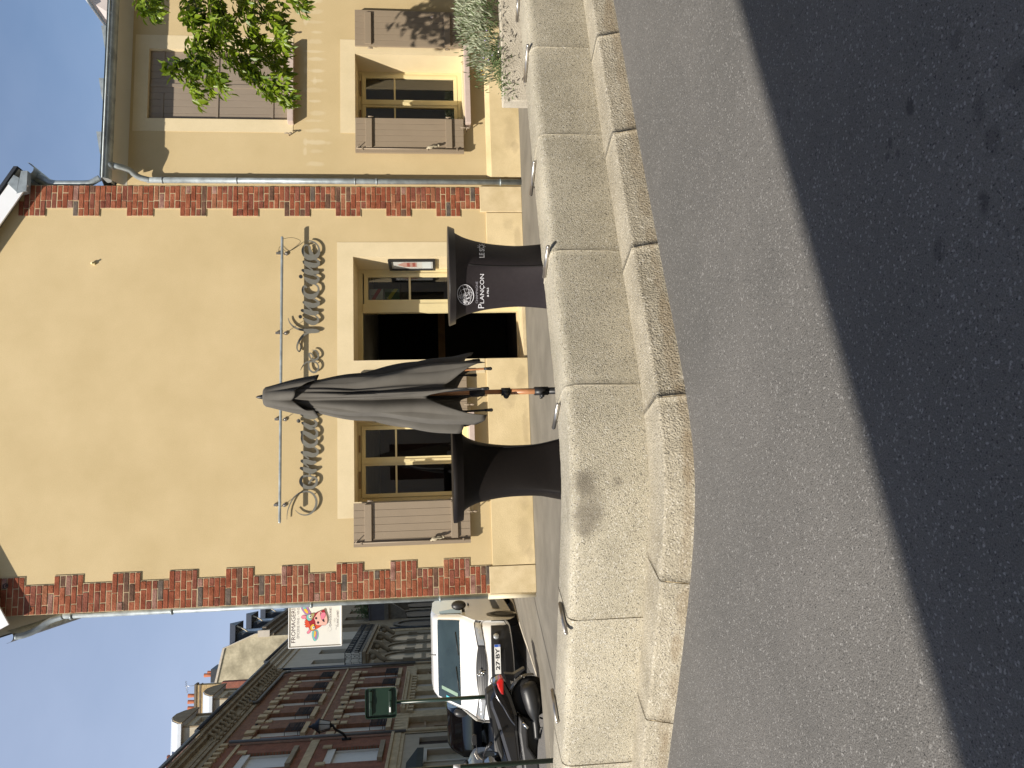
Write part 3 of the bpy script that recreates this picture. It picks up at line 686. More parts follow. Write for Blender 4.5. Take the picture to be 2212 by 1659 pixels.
b = MB(); b.box(6.5,7.9,.62,.66,.5,2.5); b.poly([(6.5,.62,2.5),(7.9,.62,2.5),(7.9,2.5,2.5),(6.5,2.5,2.5)]); b.obj('dark_interior_panel', DARK, nb)  # near-black panel stands in for the unlit room behind the glass
b = MB(); b.prism([(6.58,-.15,.70),(6.58,.52,.72),(6.58,.52,.80),(6.58,-.15,.775)], (1.22,0,0)); b.obj('window_sill', SILLM, nb, bevel=.005)
b = MB(); b.prism([(6.58,-.12,3.20),(6.58,.14,3.22),(6.58,.14,3.30),(6.58,-.12,3.28)], (1.20,0,0)); b.obj('window_sill', SILLM, nb, bevel=.005)
shutter(6.13, 6.655, .81, 2.34, -.10, 'open taupe shutter left of the ground floor window, next to the right downpipe', GS, 'r')
shutter(7.765, 8.33, .80, 2.34, -.09, 'open taupe shutter dappled by leaf shadow above the silvery bush', GS, 'l', bar=False)
# closed upper shutters
cs = thing('closed_shutters', (7.18,.06,3.3), 'closed pair of taupe board shutters on the upper window behind the branch', 'shutter')
for (x0, x1) in ((6.66,7.175),(7.18,7.695)):
    b = MB(); n = 5; wd = (x1-x0)/n
    for i in range(n): b.box(x0+i*wd+.0015, x0+(i+1)*wd-.0015, .055, .085, 3.315, 5.205)
    b.box(x0+.002,x1-.002,.062,.08,3.32,5.2)
    lf = b.obj('leaf', TAUPE2, cs, bevel=.003)
    for zc in (3.52,4.28,5.03):
        b = MB(); xh = x0 if x0 < 7 else x1; s = 1 if x0 < 7 else -1
        b.box(min(xh-s*.02,xh+s*.36), max(xh-s*.02,xh+s*.36), .044, .0545, zc-.016, zc+.016); b.tube([(xh-s*.03,.03,zc-.04),(xh-s*.03,.03,zc+.04)], .014, 8)
        b.box(xh-s*.03-.02, xh-s*.03+.02, .0, .05, zc-.012, zc+.012)
        b.prism([(xh+s*.36,.044,zc-.016),(xh+s*.40,.044,zc-.026),(xh+s*.375,.044,zc),(xh+s*.40,.044,zc+.026),(xh+s*.36,.044,zc+.016)], (0,.01,0))
        b.obj('strap_hinge', TAUPE2, lf)
b = MB(); b.box(7.155,7.20,.040,.0545,3.32,5.2); b.obj('cover_strip', TAUPE2, cs)
for xs in (6.42, 7.93):
    b = MB(); b.tube([(xs,0,3.27),(xs,-.07,3.27)], .008, 6); b.ball((xs,-.075,3.29),(.01,.01,.04),8); b.ball((xs,-.075,3.24),(.016,.01,.025),8); b.obj('shutter_stop', TAUPE, cs)
# plaster cove under the eaves, gutter, roof
b = MB(); b.grid(lambda u, v: (X0n+(X1n-X0n)*u, -.002-.24*(1-math.cos(v*math.pi/2)), EVn-.02+.13*math.sin(v*math.pi/2)), 2, 8); b.obj('eaves_cove', mat('cove_paint', (.66,.62,.52), .8, .04, 2), nb)
b = MB(); b.poly([(X0n,-.34,5.66),(X1n,-.34,5.66),(X1n,4,6.75),(X0n,4,6.75)]); b.poly([(X0n,-.34,5.655),(X1n,-.34,5.655),(X1n,0,5.60),(X0n,0,5.60)]); b.poly([(X0n,8,5.6),(X1n,8,5.6),(X1n,4,6.75),(X0n,4,6.75)])
b.obj('roof', ZINC, nb)
b = MB()
for xw in (6.29,7.06,7.83,8.6,9.37): b.prism([(xw,-.32,5.672),(xw,-.32,5.735),(xw-.28,-.30,5.690),(xw-.28,-.30,5.676)], (0,.25,.07))
split_obj(b, 'roof_stop', ZINC, nb)
gt = thing('eaves_gutter', (8.5,-.31,5.5), 'half round zinc gutter along the eaves of the right house', 'gutter')
b = MB(); gy, gz, gr = -.33, 5.575, .085
b.grid(lambda u, v: (5.60+(X1n-5.60)*v, gy-gr*math.cos(math.pi*u), gz+.02-gr*math.sin(math.pi*u)), 14, 2); b.grid(lambda u, v: (5.60+(X1n-5.60)*v, gy-(gr-.006)*math.cos(math.pi*u), gz+.02-(gr-.006)*math.sin(math.pi*u)), 14, 2)
b.tube([(5.60,gy-gr,gz+.02),(X1n,gy-gr,gz+.02)], .012, 8); b.prism([(5.60,gy+gr*math.cos(t_),gz+.02-gr*abs(math.sin(t_))) for t_ in [math.pi*i/8 for i in range(9)]], (.006,0,0)); b.obj('trough', ZINC, gt)
for xj in (6.15,6.75,7.35,7.95,8.55,9.15):
    b = MB(); b.grid(lambda u, v: (xj+.018*v, gy-(gr+.004)*math.cos(math.pi*u), gz+.02-(gr+.004)*math.sin(math.pi*u)), 14, 1); b.obj('bracket', ZINC, gt)
dr = thing('wall_downpipe', (5.75,-.09,0), 'zinc downpipe between the brick quoin and the right house, from gutter to pavement', 'drainpipe')
b = MB(); b.tube(spline([(5.80,-.33,5.50),(5.80,-.32,5.44),(5.79,-.24,5.34),(5.735,-.13,5.24),(5.715,-.075,5.12)],5), .040, 14)
b.tube([(5.80,-.33,5.58),(5.80,-.33,5.48)], [.075,.05], 14); b.obj('swan_neck', ZINC, dr)
b = MB(); b.tube([(5.715,-.075,5.15),(5.715,-.075,.0)], .040, 16)
for z in (4.95,3.96,2.35,2.05,.30): b.tube([(5.715,-.075,z-.01),(5.715,-.075,z+.01)], .047, 16)
b.obj('pipe', ZINC, dr)
b = MB()
for z in (4.95,3.96,2.05,.30): b.box(5.70,5.73,-.05,.0,z-.012,z+.012)
split_obj(b, 'bracket', ZINC, dr)
t = thing('roof_dormer', (9.2,1,6.1), 'corner of a pale pink dormer with white eaves above the right gutter', 'dormer')
b = MB(); b.prism([(8.83,1.0,6.1),(9.09,1.0,6.50),(10.6,1.0,6.5),(10.6,1.0,6.1)], (0,1.2,0)); b.obj('cheek', mat('pink_render', (.52,.45,.42), .9, .05, 2), t)
b = MB(); b.prism([(8.98,.9,6.48),(9.16,.9,6.60),(10.6,.9,7.3),(10.6,.9,7.2)], (0,1.3,0)); b.obj('verge_board', WHITE, t)
# small bits on the facade
b = MB(); px = onY(370, 1038, 0); b.box(px.x-.02,px.x+.02,-.03,0,px.z-.02,px.z+.02); b.tube([(px.x,-.03,px.z),(px.x-.01,-.06,px.z+.01)], .012, 8); b.obj('wall_hook', FRAMEM, label='tiny cream fitting high on the ochre gable wall', cat='hook')
q = onY(30, 2306, 0); b = MB(); b.tube([(q.x,0,q.z),(q.x,-.05,q.z)], .008, 6); b.tube([(q.x+.028*math.cos(a_),-.05+.0*a_,q.z+.028*math.sin(a_)) for a_ in [i*.5 for i in range(13)]], .007, 6); b.obj('iron_ring', IRON, label='small iron ring on the top of the left brick quoin', cat='hook')
# ================================================================ SCRIPT SIGN on the gable
f4 = .24096
TA = lambda p: (1100+f4*p[0], 850+f4*p[1]); TB = lambda p: (1100+f4*p[0], 1150+f4*p[1]); TC = lambda p: (1080+f4*p[0], 1650+f4*p[1])
S_e = [[(500,500,18),(500,560,40),(520,625,60)], [(530,640,70),(480,500,16)], [(470,480,16),(430,478,24),(400,500,30),(382,560,40),(410,630,62),(470,675,84),(550,680,84),(615,650,70),(648,590,42),(640,510,28),(590,445,22),(530,415,20),(475,408,16)]]
S_n = [[(380,888,42),(450,910,78),(550,932,78),(628,920,50)], [(540,885,22),(470,830,28),(412,775,40),(400,745,34)], [(400,750,44),(460,785,72),(550,808,78),(615,800,66),(645,765,44),(615,725,32),(565,698,22)]]
S_i = [[(412,1012,30),(480,1055,70),(560,1082,78),(622,1060,54),(640,1020,38),(605,985,26),(560,968,18)]]
S_c = [[(445,1172,22),(415,1150,34),(392,1175,40),(388,1225,46),(425,1285,64),(490,1318,80),(560,1312,80),(618,1268,50),(643,1210,34),(622,1145,28),(560,1110,18)]]
D_i = [(350,992,31)]
V_n = [[(372,1545,46),(450,1566,76),(550,1590,76),(622,1580,50)], [(530,1545,22),(460,1485,26),(412,1432,36),(400,1410,34)], [(400,1412,42),(460,1440,72),(545,1466,76),(610,1452,66),(645,1425,44),(612,1385,30),(550,1352,20)]]
V_i = [[(400,432,28),(470,478,64),(550,506,72),(615,486,50),(634,444,38),(600,395,24),(548,362,18)]]
V_V = [[(143,425,8),(165,490,18),(220,555,28),(300,600,34),(400,620,40),(500,632,66),(590,636,66),(636,640,42)], [(560,650,40),(490,660,32),(430,680,38),(370,730,38),(310,820,32),(287,900,22),(302,955,20),(333,965,20),(352,900,20),(338,845,16),(315,815,10)]]
V_d = [[(550,1135,24),(490,1142,24),(478,1200,24),(500,1275,28),(560,1312,30),(620,1282,28),(640,1220,24),(610,1160,24),(550,1136,24),(470,1140,24),(440,1150,20),(400,1182,16),(360,1245,9),(348,1280,4)]]
V_e = [[(533,945,8),(590,960,16),(635,1020,22),(628,1080,28),(570,1112,30),(512,1082,28),(488,1025,26),(500,998,20),(530,1012,20),(556,1055,24)]]
D_D = [[(205,1640,5),(212,1530,10),(240,1430,15),(300,1310,20),(380,1228,22),(470,1190,25),(560,1186,28),(640,1232,32),(686,1325,36),(680,1420,36),(630,1510,32),(560,1558,25),(480,1568,20),(400,1540,14),(342,1486,5)]]
D_o = [[(585,935,26),(520,928,30),(460,945,40),(432,1000,48),(440,1050,54),(490,1100,62),(560,1122,54),(640,1108,48),(688,1050,42),(688,985,38),(645,948,32),(600,935,30),(580,905,24),(568,868,16)], [(640,955,22),(600,1000,34),(565,1050,26)]]
D_m = [[(440,803,48),(520,830,80),(610,856,76),(676,838,48)], [(452,683,44),(520,690,72),(610,714,70),(668,704,46)], [(560,785,22),(490,725,28),(452,690,40)], [(560,645,22),(495,595,26),(456,548,34)], [(456,545,46),(530,562,74),(610,588,76),(680,580,58),(710,540,40),(690,490,28),(630,452,18)]]
D_a = [[(446,212,38),(458,250,38),(452,320,38),(490,385,68),(560,436,74),(640,428,60),(692,385,46),(696,335,34)], [(480,212,54),(560,258,80),(640,298,72),(690,272,50),(698,215,38),(670,172,28),(618,148,18)]]
D_i2 = [[(460,62,38),(530,108,70),(600,138,76),(668,108,50),(688,62,38),(650,18,22)]]
def ribbon(mb, st, fn, k=7, d0=0.0, th=.012, m=0, step=.00015):
    P = spline(st, k); n = len(P); up = []; lo = []
    for i in range(n):
        a, c = P[max(i-1,0)], P[min(i+1,n-1)]; dx, dy = c[0]-a[0], c[1]-a[1]; l = math.hypot(dx, dy) or 1
        r_ = P[i][2]/2; up.append((P[i][0]-dy/l*r_, P[i][1]+dx/l*r_)); lo.append((P[i][0]+dy/l*r_, P[i][1]-dx/l*r_))
    def cap(c, a, s):
        r_ = c[2]/2; dx, dy = c[0]-a[0], c[1]-a[1]; th0 = math.atan2(dy, dx)
        return [(c[0]+r_*math.cos(th0+s*t), c[1]+r_*math.sin(th0+s*t)) for t in (R(60), R(30), 0, R(-30), R(-60))]
    b0 = len(mb.v)
    for i in range(n):
        d = d0+step*i/5
        for q in (up[i], lo[i]): mb.v.append(Vector(fn(q, d)))
        for q in (up[i], lo[i]): mb.v.append(Vector(fn(q, d-th)))
    for i in range(n-1):
        a, c = b0+i*4, b0+i*4+4
        for f in ((a,a+1,c+1,c),(a+2,c+2,c+3,a+3),(a,c,c+2,a+2),(a+1,a+3,c+3,c+1)): mb.f.append(f); mb.m.append(m); mb.s.append(False)
    for i, a, s in ((0, 1, 1), (n-1, n-2, 1)):
        cp = cap(P[i], P[a], s); d = d0+step*i/5
        pts = [up[i]] + (cp if i else cp) + [lo[i]]
        # order by angle round the end point
        c = P[i]; A0 = math.atan2(P[i][1]-P[a][1], P[i][0]-P[a][0])
        pts.sort(key=lambda q: (math.atan2(q[1]-c[1], q[0]-c[0])-A0+math.pi) % (2*math.pi))
        F = [Vector(fn(q, d)) for q in pts]; B = [Vector(fn(q, d-th)) for q in pts]
        mb.poly(F, m); mb.poly(list(reversed(B)), m)
        for u in range(len(pts)-1): mb.poly([F[u], F[u+1], B[u+1], B[u]], m)
LY = -.040
def wallfn(T, dv=(0,0)):
    def fn(q, d):
        s = T(q); p = onY(s[0]+dv[0], s[1]+dv[1], LY); return (p.x, -(-LY)-d-.0, p.z)
    return fn
sign = thing('shop_sign_lettering', (3,-.03,3.0), 'grey metal script lettering spelling the shop name across the ochre gable', 'sign')
def word(name, groups):
    mb = MB(); d0 = 0
    for strokes, T, dv in groups:
        fn = wallfn(T, dv)
        for st in strokes:
            d0 += .0006
            if isinstance(st, tuple):
                pp_ = [(st[0]+st[2]*math.cos(t_*.3927), st[1]+st[2]*math.sin(t_*.3927)) for t_ in range(16)]; F_ = [Vector(fn(q, d0 % .006)) for q in pp_]; mb.prism(F_, (0,.012,0)); continue
            ribbon(mb, st, fn, d0=d0 % .006)
        # standoff pins
        s = strokes[0]; c = s[len(s)//2] if isinstance(s, list) else s
        p = fn((c[0], c[1]), 0); mb.tube([(p[0],0,p[2]),(p[0],LY+.006,p[2])], .006, 6)
    return mb.obj(name, LETTER, sign)
Z2 = (0, 0); NS = (-4, 568)
word('word', [(D_D,TC,Z2),(D_o,TC,Z2),(D_m,TC,Z2),(D_a,TC,Z2),(D_i2+[(395,30,32)],TC,Z2),(S_n,TA,NS),(S_e,TA,NS)])
word('word', [(V_d,TB,Z2),(V_e,TB,Z2)])
word('word', [(V_V,TB,Z2),(V_i+[(342,402,30)],TB,Z2),(V_n,TA,Z2),(S_c,TA,Z2),(S_i+D_i,TA,Z2),(S_n,TA,Z2),(S_e,TA,Z2)])

rail = thing('sign_light_rail', (2.9,-.2,3.31), 'long slim steel light rail on four arms above the script lettering', 'lamp')
RY = -.20; rl, rr = onY(1107, 2060, RY), onY(1113, 931, RY)
b = MB(); b.box(rl.x, rr.x, RY-.016, RY+.018, 3.300, 3.334); b.obj('rail', ZINC, rail, bevel=.012)
for sy in (1000, 1313, 1652, 1989):
    xa = onY(1122, sy, 0).x; b = MB(); b.tube([(xa-.01,0,3.325),(xa-.01,RY,3.318)], .0045, 6); b.obj('arm', mat('rusty_arm', (.16,.10,.07), .7), rail)
    b = MB(); b.tube([(xa,0,3.295),(xa,-.018,3.295)], .026, 12); b.tube([(xa+.005,0,3.40),(xa+.005,-.02,3.40)], .02, 10); b.box(xa-.012,xa+.02,-.03,0,3.38,3.43); b.ball((xa,-.02,3.295),.012,8); b.obj('wall_clamp', STEEL, rail)
b = MB(); xa = onY(1122, 1000, 0).x; b.tube(spline([(xa+.02,-.02,3.40),(xa+.10,-.02,3.38),(xa+.03,-.02,3.30),(xa+.04,-.03,3.24),(xa+.16,-.05,3.10),(xa+.2,-.1,3.2),(xa+.15,-.19,3.31)],5), .003, 5); b.obj('cable', BLACKPL, rail)

# ================================================================ HANGING BOARD with the cow
fb = 300/1659; YBD = 1.0
def BD(x, y, d=0.0): p = onY(1100+fb*x, 2300+fb*y, YBD); return (p.x, YBD-d, p.z)
bd = thing('hanging_sign', (-.35,YBD,2.68), 'white square cheese shop sign with a multicoloured cow, hung from the house side', 'sign')
pL, pR = BD(205,1400), BD(1355,400); xl, xr_, zt_, zb_ = pL[0], -.02, 3.42, 2.68
b = MB(); b.box(xl+.012,xr_,YBD-.012,YBD+.02,zb_+.012,zt_-.012); b.obj('panel', mat('sign_white', (.70,.70,.67), .45, .02, 3, c2=(.70,.69,.64)), bd)
b = MB()
for q in ((xl,xr_,zt_-.012,zt_),(xl,xr_,zb_,zb_+.012),(xl,xl+.012,zb_+.012,zt_-.012)): b.box(q[0],q[1],YBD-.026,YBD+.03,q[2],q[3])
b.obj('frame', WHITE, bd, bevel=.002)
b = MB(); b.box(-.02,.0,YBD-.02,YBD+.02,2.85,2.9); b.box(-.02,.0,YBD-.02,YBD+.02,3.2,3.25); b.obj('bracket', IRON, bd)
CC = {k: mat('cow_'+k, c, .5, .03, 20) for k, c in dict(teal=(.16,.50,.46), purple=(.36,.17,.42), yellow=(.72,.45,.05), pink=(.72,.22,.30), orange=(.60,.07,.025), red=(.30,.012,.022), olive=(.36,.32,.14), white=(.75,.75,.68), black=(.02,.012,.02), skin=(.74,.42,.36), tongue=(.70,.19,.28), outline=(.13,.035,.06), teal2=(.25,.55,.52)).items()}
ck = list(CC); cm = [CC[k] for k in ck]; b = MB(); lay = [0]
def cow(pts, k, ol=True, sm=True):
    P = [tuple(p) for p in pts]
    if sm: P = [q[:2] for q in spline(P+[P[0]], 4)][:-1]
    cx = sum(p[0] for p in P)/len(P); cy = sum(p[1] for p in P)/len(P)
    if ol:
        lay[0] += 1; n = len(P); O = []
        for i in range(n):
            a, c = P[i-1], P[(i+1) % n]; dx, dy = c[0]-a[0], c[1]-a[1]; l = math.hypot(dx, dy) or 1; nx, ny = dy/l, -dx/l
            if nx*(P[i][0]-cx)+ny*(P[i][1]-cy) < 0: nx, ny = -nx, -ny
            O.append((P[i][0]+nx*4, P[i][1]+ny*4))
        b.poly([BD(x, y, .0125+.0004*lay[0]) for x, y in O], ck.index('outline'))
    lay[0] += 1; b.poly([BD(x, y, .0125+.0004*lay[0]) for x, y in P], ck.index(k))
circ = lambda x, y, rx, ry=None: [(x+rx*math.cos(t*.785), y+(ry or rx)*math.sin(t*.785)) for t in range(8)]
cow([(760,985),(830,1000),(855,1080),(840,1170),(790,1232),(745,1212),(717,1120),(722,1040)], 'teal'); cow([(772,1005),(820,1030),(828,1090),(815,1170),(795,1200),(765,1150),(770,1080)], 'purple'); cow([(770,1005),(800,1035),(798,1085),(778,1148),(757,1135),(760,1060)], 'yellow')
cow([(600,665),(690,640),(650,560),(620,490),(540,435),(492,450),(480,510),(510,575),(560,640)], 'purple'); cow([(508,492),(540,475),(590,520),(600,545),(535,550)], 'teal'); cow([(530,548),(580,532),(620,575),(633,622),(610,638),(565,602)], 'yellow')
cow([(590,690),(545,675),(500,685),(482,720),(510,748),(580,745)], 'pink'); cow([(650,975),(690,990),(680,1030),(640,1075),(606,1060),(612,1030),(640,1010)], 'pink')
cow([(575,800),(600,690),(690,640),(770,640),(840,620),(900,580),(960,640),(960,800),(930,885),(870,940),(800,975),(735,1008),(690,1000),(660,940),(640,860)], 'orange')
cow([(600,800),(680,790),(745,715),(775,640),(900,580),(880,640),(790,700),(790,870),(735,860),(690,890),(650,870)], 'red')
cow([(560,785),(590,770),(640,810),(672,880),(670,990),(632,930),(600,940),(562,920),(585,895),(548,880),(572,850),(550,815),(578,805)], 'orange', sm=False)
cow([(600,690),(640,655),(700,650),(770,640),(745,715),(700,775),(650,792),(600,750)], 'teal'); cow([(650,690),(700,645),(770,640),(742,715),(700,758),(655,730)], 'olive')
cow([(680,925),(715,880),(750,866),(765,890),(740,950),(740,1000),(700,990)], 'yellow')
cow(circ(676,700,34,38), 'white'); cow(circ(683,696,18,20), 'black', False); cow(circ(676,690,6,7), 'white', False)
cow(circ(750,943,30,35), 'white'); cow(circ(755,938,17,19), 'black', False); cow(circ(748,932,6,7), 'white', False)
cow([(905,578),(845,618),(795,690),(762,740),(790,800),(802,868),(855,885),(1000,885),(1040,840),(1050,760),(1030,670),(1000,605)], 'skin')
cow(circ(808,735,26,26), 'black', False); cow(circ(850,830,26,28), 'black', False)
cow([(905,592),(896,650),(905,710),(935,780),(985,822),(985,772),(940,690)], 'black', False); cow([(912,590),(975,548),(1002,600),(960,610)], 'red'); cow([(925,622),(985,608),(1010,640),(995,710),(945,765),(915,730),(905,672)], 'tongue')
b.obj('cow_emblem', cm, bd)
b = MB()
zz = lambda x: BD(x, 900)[2]; xx_ = lambda y: BD(700, y)[0]
def btext(s, xtop, xbot, yl, yr, m, bold=0.0):
    add_text(b, s, lambda u, v: (xx_(yl)+(xx_(yr)-xx_(yl))*u, YBD-.0135, zz(xbot)+(zz(xtop)-zz(xbot))*v), m, bold)
btext('FROMAGERIE', 262, 352, 1256, 440, 0); btext('ÉPICERIE FINE - VINS', 372, 440, 1162, 500, 1)
SGN = mat('sign_plum', (.085,.055,.06), .5); SGN2 = mat('sign_grey', (.28,.26,.25), .5)
def mini(strokes, T, dv, ox, oy, sx, sy, x0, y0):
    for st in strokes:
        if isinstance(st, tuple): st = [(st[0], st[1]-.5, st[2]), (st[0], st[1]+.5, st[2])]
        def fn(q, d):
            s = T(q); return BD(x0+(s[0]+dv[0]-ox)*sx, y0+(s[1]+dv[1]-oy)*sy, .0150+d*.05)
        ribbon(b, [(p[0], p[1], p[2]*.42) for p in st], fn, d0=0, th=.001, m=0)
# "Domaine" : source span y 2045..915+568 -> board y 1040..490
for grp in [(D_D,TC,Z2),(D_o,TC,Z2),(D_m,TC,Z2),(D_a,TC,Z2),(D_i2+[(395,30,32)],TC,Z2),(S_n,TA,NS),(S_e,TA,NS)]: mini(*grp, 1180, 1516, .74, 1.04, 1085, 490)
for grp in [(V_V,TB,Z2),(V_i+[(342,402,30)],TB,Z2),(V_n,TA,Z2),(S_c,TA,Z2),(S_i+D_i,TA,Z2),(S_n,TA,Z2),(S_e,TA,Z2)]: mini(*grp, 1180, 948, .74, 1.02, 1240, 545)
for grp in [(V_d,TB,Z2),(V_e,TB,Z2)]: mini(*grp, 1215, 1376, .62, 1.0, 1195, 735)
b.obj('lettering', [SGN, SGN2], bd)

# ================================================================ BAR TABLES with stretch covers
def supr(th, n): c, s_ = abs(math.cos(th)), abs(math.sin(th)); return 1/((c**n+s_**n)**(1/n))
def interp(pr, z):
    for (z0, r0), (z1, r1) in zip(pr[:-1], pr[1:]):
        if z >= z1: f = (z-z0)/(z1-z0); f = max(0, min(1, f)); return r0+(r1-r0)*f
    return pr[-1][1]
TOPFAB = mat('black_satin_top', (.024,.021,.022), .36, .1, 30, .04, 300, spec=.5)
def bar_table(cx, cy, prof, th0, label, ztop=1.16, rim=.006, fab=None):
    fab = fab or BLACKFAB
    root = thing('bar_table', (cx,cy,0), label, 'table', 'bar tables in black stretch covers')
    pr = [q for q in spline(prof, 4)]
    def surf(th, z, off=0):
        k = max(0, min(1, (ztop-.02-z)/.75)); n = 2-.92*k**.8; r_ = interp(pr, z)*supr(th-th0, n)
        # stretched cloth is pinched slightly between the feet
        return Vector((cx+(r_+off)*math.cos(th), cy+(r_+off)*math.sin(th), z))
    b = MB(); zs = [ztop-rim-.002-(ztop-rim-.002)*((i/44)**1.15) for i in range(45)]
    b.grid(lambda u, v: surf(2*math.pi*u, zs[round(v*44)] + (.0 if v < 1 else .0)), 120, 44, 0, True, True)
    b.obj('stretch_cover', fab, root)
    b = MB(); rt = prof[0][1]
    b.lathe([(rt-.02,ztop-.05-rim),(rt-.002,ztop-rim-.004),(rt,ztop-rim),(rt,ztop-.006),(rt-.004,ztop-.001),(rt-.012,ztop),(rt*.5,ztop+.001),(.001,ztop+.001)], (cx,cy,0), 72)
    b.obj('table_top', TOPFAB if fab is BLACKFAB else fab, root)
    for k in range(4):
        a_ = th0+k*math.pi/2; r_ = prof[-1][1]-.02; b = MB(); b.tube([(cx+.03*math.cos(a_),cy+.03*math.sin(a_),.12),(cx+r_*math.cos(a_),cy+r_*math.sin(a_),.03)], .018, 8); b.ball((cx+r_*math.cos(a_),cy+r_*math.sin(a_),.02),.025,8); b.obj('foot', BLACKPL, root)
    b = MB()
    for a_ in (th0,):
        b.tube([surf(a_, z, .0015) for z in [1.0-.05*i for i in range(20)]], .0035, 6)
    b.obj('seam', mat('seam_black_%s' % label[:5], (.012,.011,.011), .8), root)
    return root, surf
vd = math.atan2(CAM.y+4.25, CAM.x-3.10)
PR = [(1.16,.412),(1.150,.397),(1.132,.381),(1.107,.364),(1.065,.342),(1.006,.319),(.89,.291),(.75,.273),(.56,.264),(.36,.282),(.18,.31),(0,.345)]
t1_, sf1 = bar_table(3.10, -4.25, PR, vd+R(17), 'tall table in black stretch cover with white printed globe and champagne lettering')
vd2 = math.atan2(CAM.y+4.18, CAM.x-1.48)
PL = [(1.16,.402),(1.13,.398),(1.105,.352),(1.08,.324),(1.03,.288),(.92,.255),(.75,.240),(.60,.246),(.45,.266),(.28,.312),(.12,.35),(0,.37)]
t2_, sf2 = bar_table(1.48, -4.18, PL, vd2+R(52), 'tall table in plain black stretch cover left of the folded parasol', rim=.030, fab=BLACKFAB2)
fr_ = 500/1843
def cover_text(mb, s, cx, cy, sf, xt, xb, yl, yr, m, bold=0, lean=0.0, tf=tile(1650,850,500/1843)):
    def fn(u, v):
        sx, sy = tf(xb+(xt-xb)*v+lean*u, yl+(yr-yl)*u); d = ray(sx, sy); lo, hi = 3.0, 7.5
        # march to the cloth
        th_, best = 0, None
        for i in range(260):
            t = lo+(hi-lo)*i/260; p = CAM+d*t; dx, dy = p.x-cx, p.y-cy; r2 = math.hypot(dx, dy); q = sf(math.atan2(dy, dx), max(0, p.z)); 
            if r2 <= math.hypot(q.x-cx, q.y-cy):
                a_, c_ = t-(hi-lo)/260, t
                for _ in range(12):
                    m_ = (a_+c_)/2; p = CAM+d*m_; q = sf(math.atan2(p.y-cy, p.x-cx), max(0, p.z))
                    if math.hypot(p.x-cx, p.y-cy) <= math.hypot(q.x-cx, q.y-cy): c_ = m_
                    else: a_ = m_
                best = CAM+d*c_; break
        if best is None: best = CAM+d*5.9
        n = Vector((best.x-cx, best.y-cy, 0)).normalized(); return best + n*.005
    add_text(mb, s, fn, m, bold)
b = MB()
A_ = (3.10, -4.25, sf1)
cover_text(b, 'CHAMPAGNE', *A_, 822, 855, 1262, 952, 1); cover_text(b, 'P', *A_, 858, 943, 1332, 1270, 0, .0); cover_text(b, 'LANÇON', *A_, 884, 943+14, 1262, 845, 0, .0); cover_text(b, '& FILS', *A_, 985, 1012, 1170, 1040, 0, .02); cover_text(b, 'LE S', *A_, 872, 952, 612, 488, 0, .04)
split_obj(b, 'printed_letter', [INK, INKG, INKG], t1_)
b = MB(); tg = tile(1650,850,500/1843)
def onT(px, py, off=.010, cx=3.10, cy=-4.25, sf=sf1):
    d = ray(*tg(px, py))
    for i in range(400):
        p = CAM+d*(3+4.5*i/400); q = sf(math.atan2(p.y-cy, p.x-cx), max(0, min(1.1, p.z)))
        if math.hypot(p.x-cx, p.y-cy) <= math.hypot(q.x-cx, q.y-cy):
            a_, c_ = 3+4.5*(i-1)/400, 3+4.5*i/400
            for _ in range(12):
                m_ = (a_+c_)/2; p = CAM+d*m_; q = sf(math.atan2(p.y-cy, p.x-cx), max(0, min(1.1, p.z)))
                if math.hypot(p.x-cx, p.y-cy) <= math.hypot(q.x-cx, q.y-cy): c_ = m_
                else: a_ = m_
            p = CAM+d*c_; break
    return p + Vector((p.x-cx, p.y-cy, 0)).normalized()*off
def strip(mb, pts, w_, m=0, off=.010):
    P = [onT(x, y, off) for x, y in pts]; n = len(P)
    for i in range(n-1):
        t = (P[i+1]-P[i]); nn = Vector((P[i].x-3.1, P[i].y+4.25, 0)).normalized(); s_ = t.cross(nn).normalized()*w_/2
        mb.poly([P[i]-s_, P[i+1]-s_, P[i+1]+s_, P[i]+s_], m)
gx, gy, ga, gb_ = 674, 1137, 122, 150
rot = R(-22)
def gl(a, c): x, y = ga*a, gb_*c; return (gx+x*math.cos(rot)-y*math.sin(rot)*.6, gy+x*math.sin(rot)*.6+y*math.cos(rot))
strip(b, [gl(math.cos(i*.2618), math.sin(i*.2618)) for i in range(25)], .0045)
for k in (-.55, -.1, .4): strip(b, [gl(k+.25*(1-(j/6)**2)*0+.12*math.cos(j/6*1.5), math.sqrt(max(0, 1-(k+.12)**2))*j/6*.95) for j in range(-6, 7)], .0018, 0, .0105)
for k in (-.6, -.15, .35, .75): strip(b, [gl(j/6*.97*math.sqrt(max(.05, 1-k*k*.8)), k*math.sqrt(max(0, 1-(j/6)**2))) for j in range(-6, 7)], .0018, 0, .011)
g_ = random.Random(3)
for k in range(70):
    a, c = g_.uniform(-.75, .3), g_.uniform(-.1, .85)
    if a*a+c*c > .85: continue
    p = gl(a, c); strip(b, [p, (p[0]+g_.uniform(-22, 22), p[1]+g_.uniform(-18, 18))], g_.uniform(.002, .006), 0, .0115)
for k in range(26):
    a, c = g_.uniform(-.2, .8), g_.uniform(-.75, .1)
    if a*a+c*c > .8: continue
    p = gl(a, c); strip(b, [p, (p[0]+g_.uniform(-16, 16), p[1]+g_.uniform(-14, 14))], g_.uniform(.0015, .004), 0, .0112)
b.obj('printed_globe', INK, t1_)
b = MB()
for k in range(9):
    a_ = k/9*math.pi*2; strip(b, [(905+34*math.cos(a_)*1.0, 462+22*math.sin(a_)), (905+62*math.cos(a_), 462+38*math.sin(a_))], .006, 0, .010)
strip(b, [(905+32*math.cos(k*.6), 464+20*math.sin(k*.6)) for k in range(12)], .006)
b.obj('printed_sun', INK, t1_)

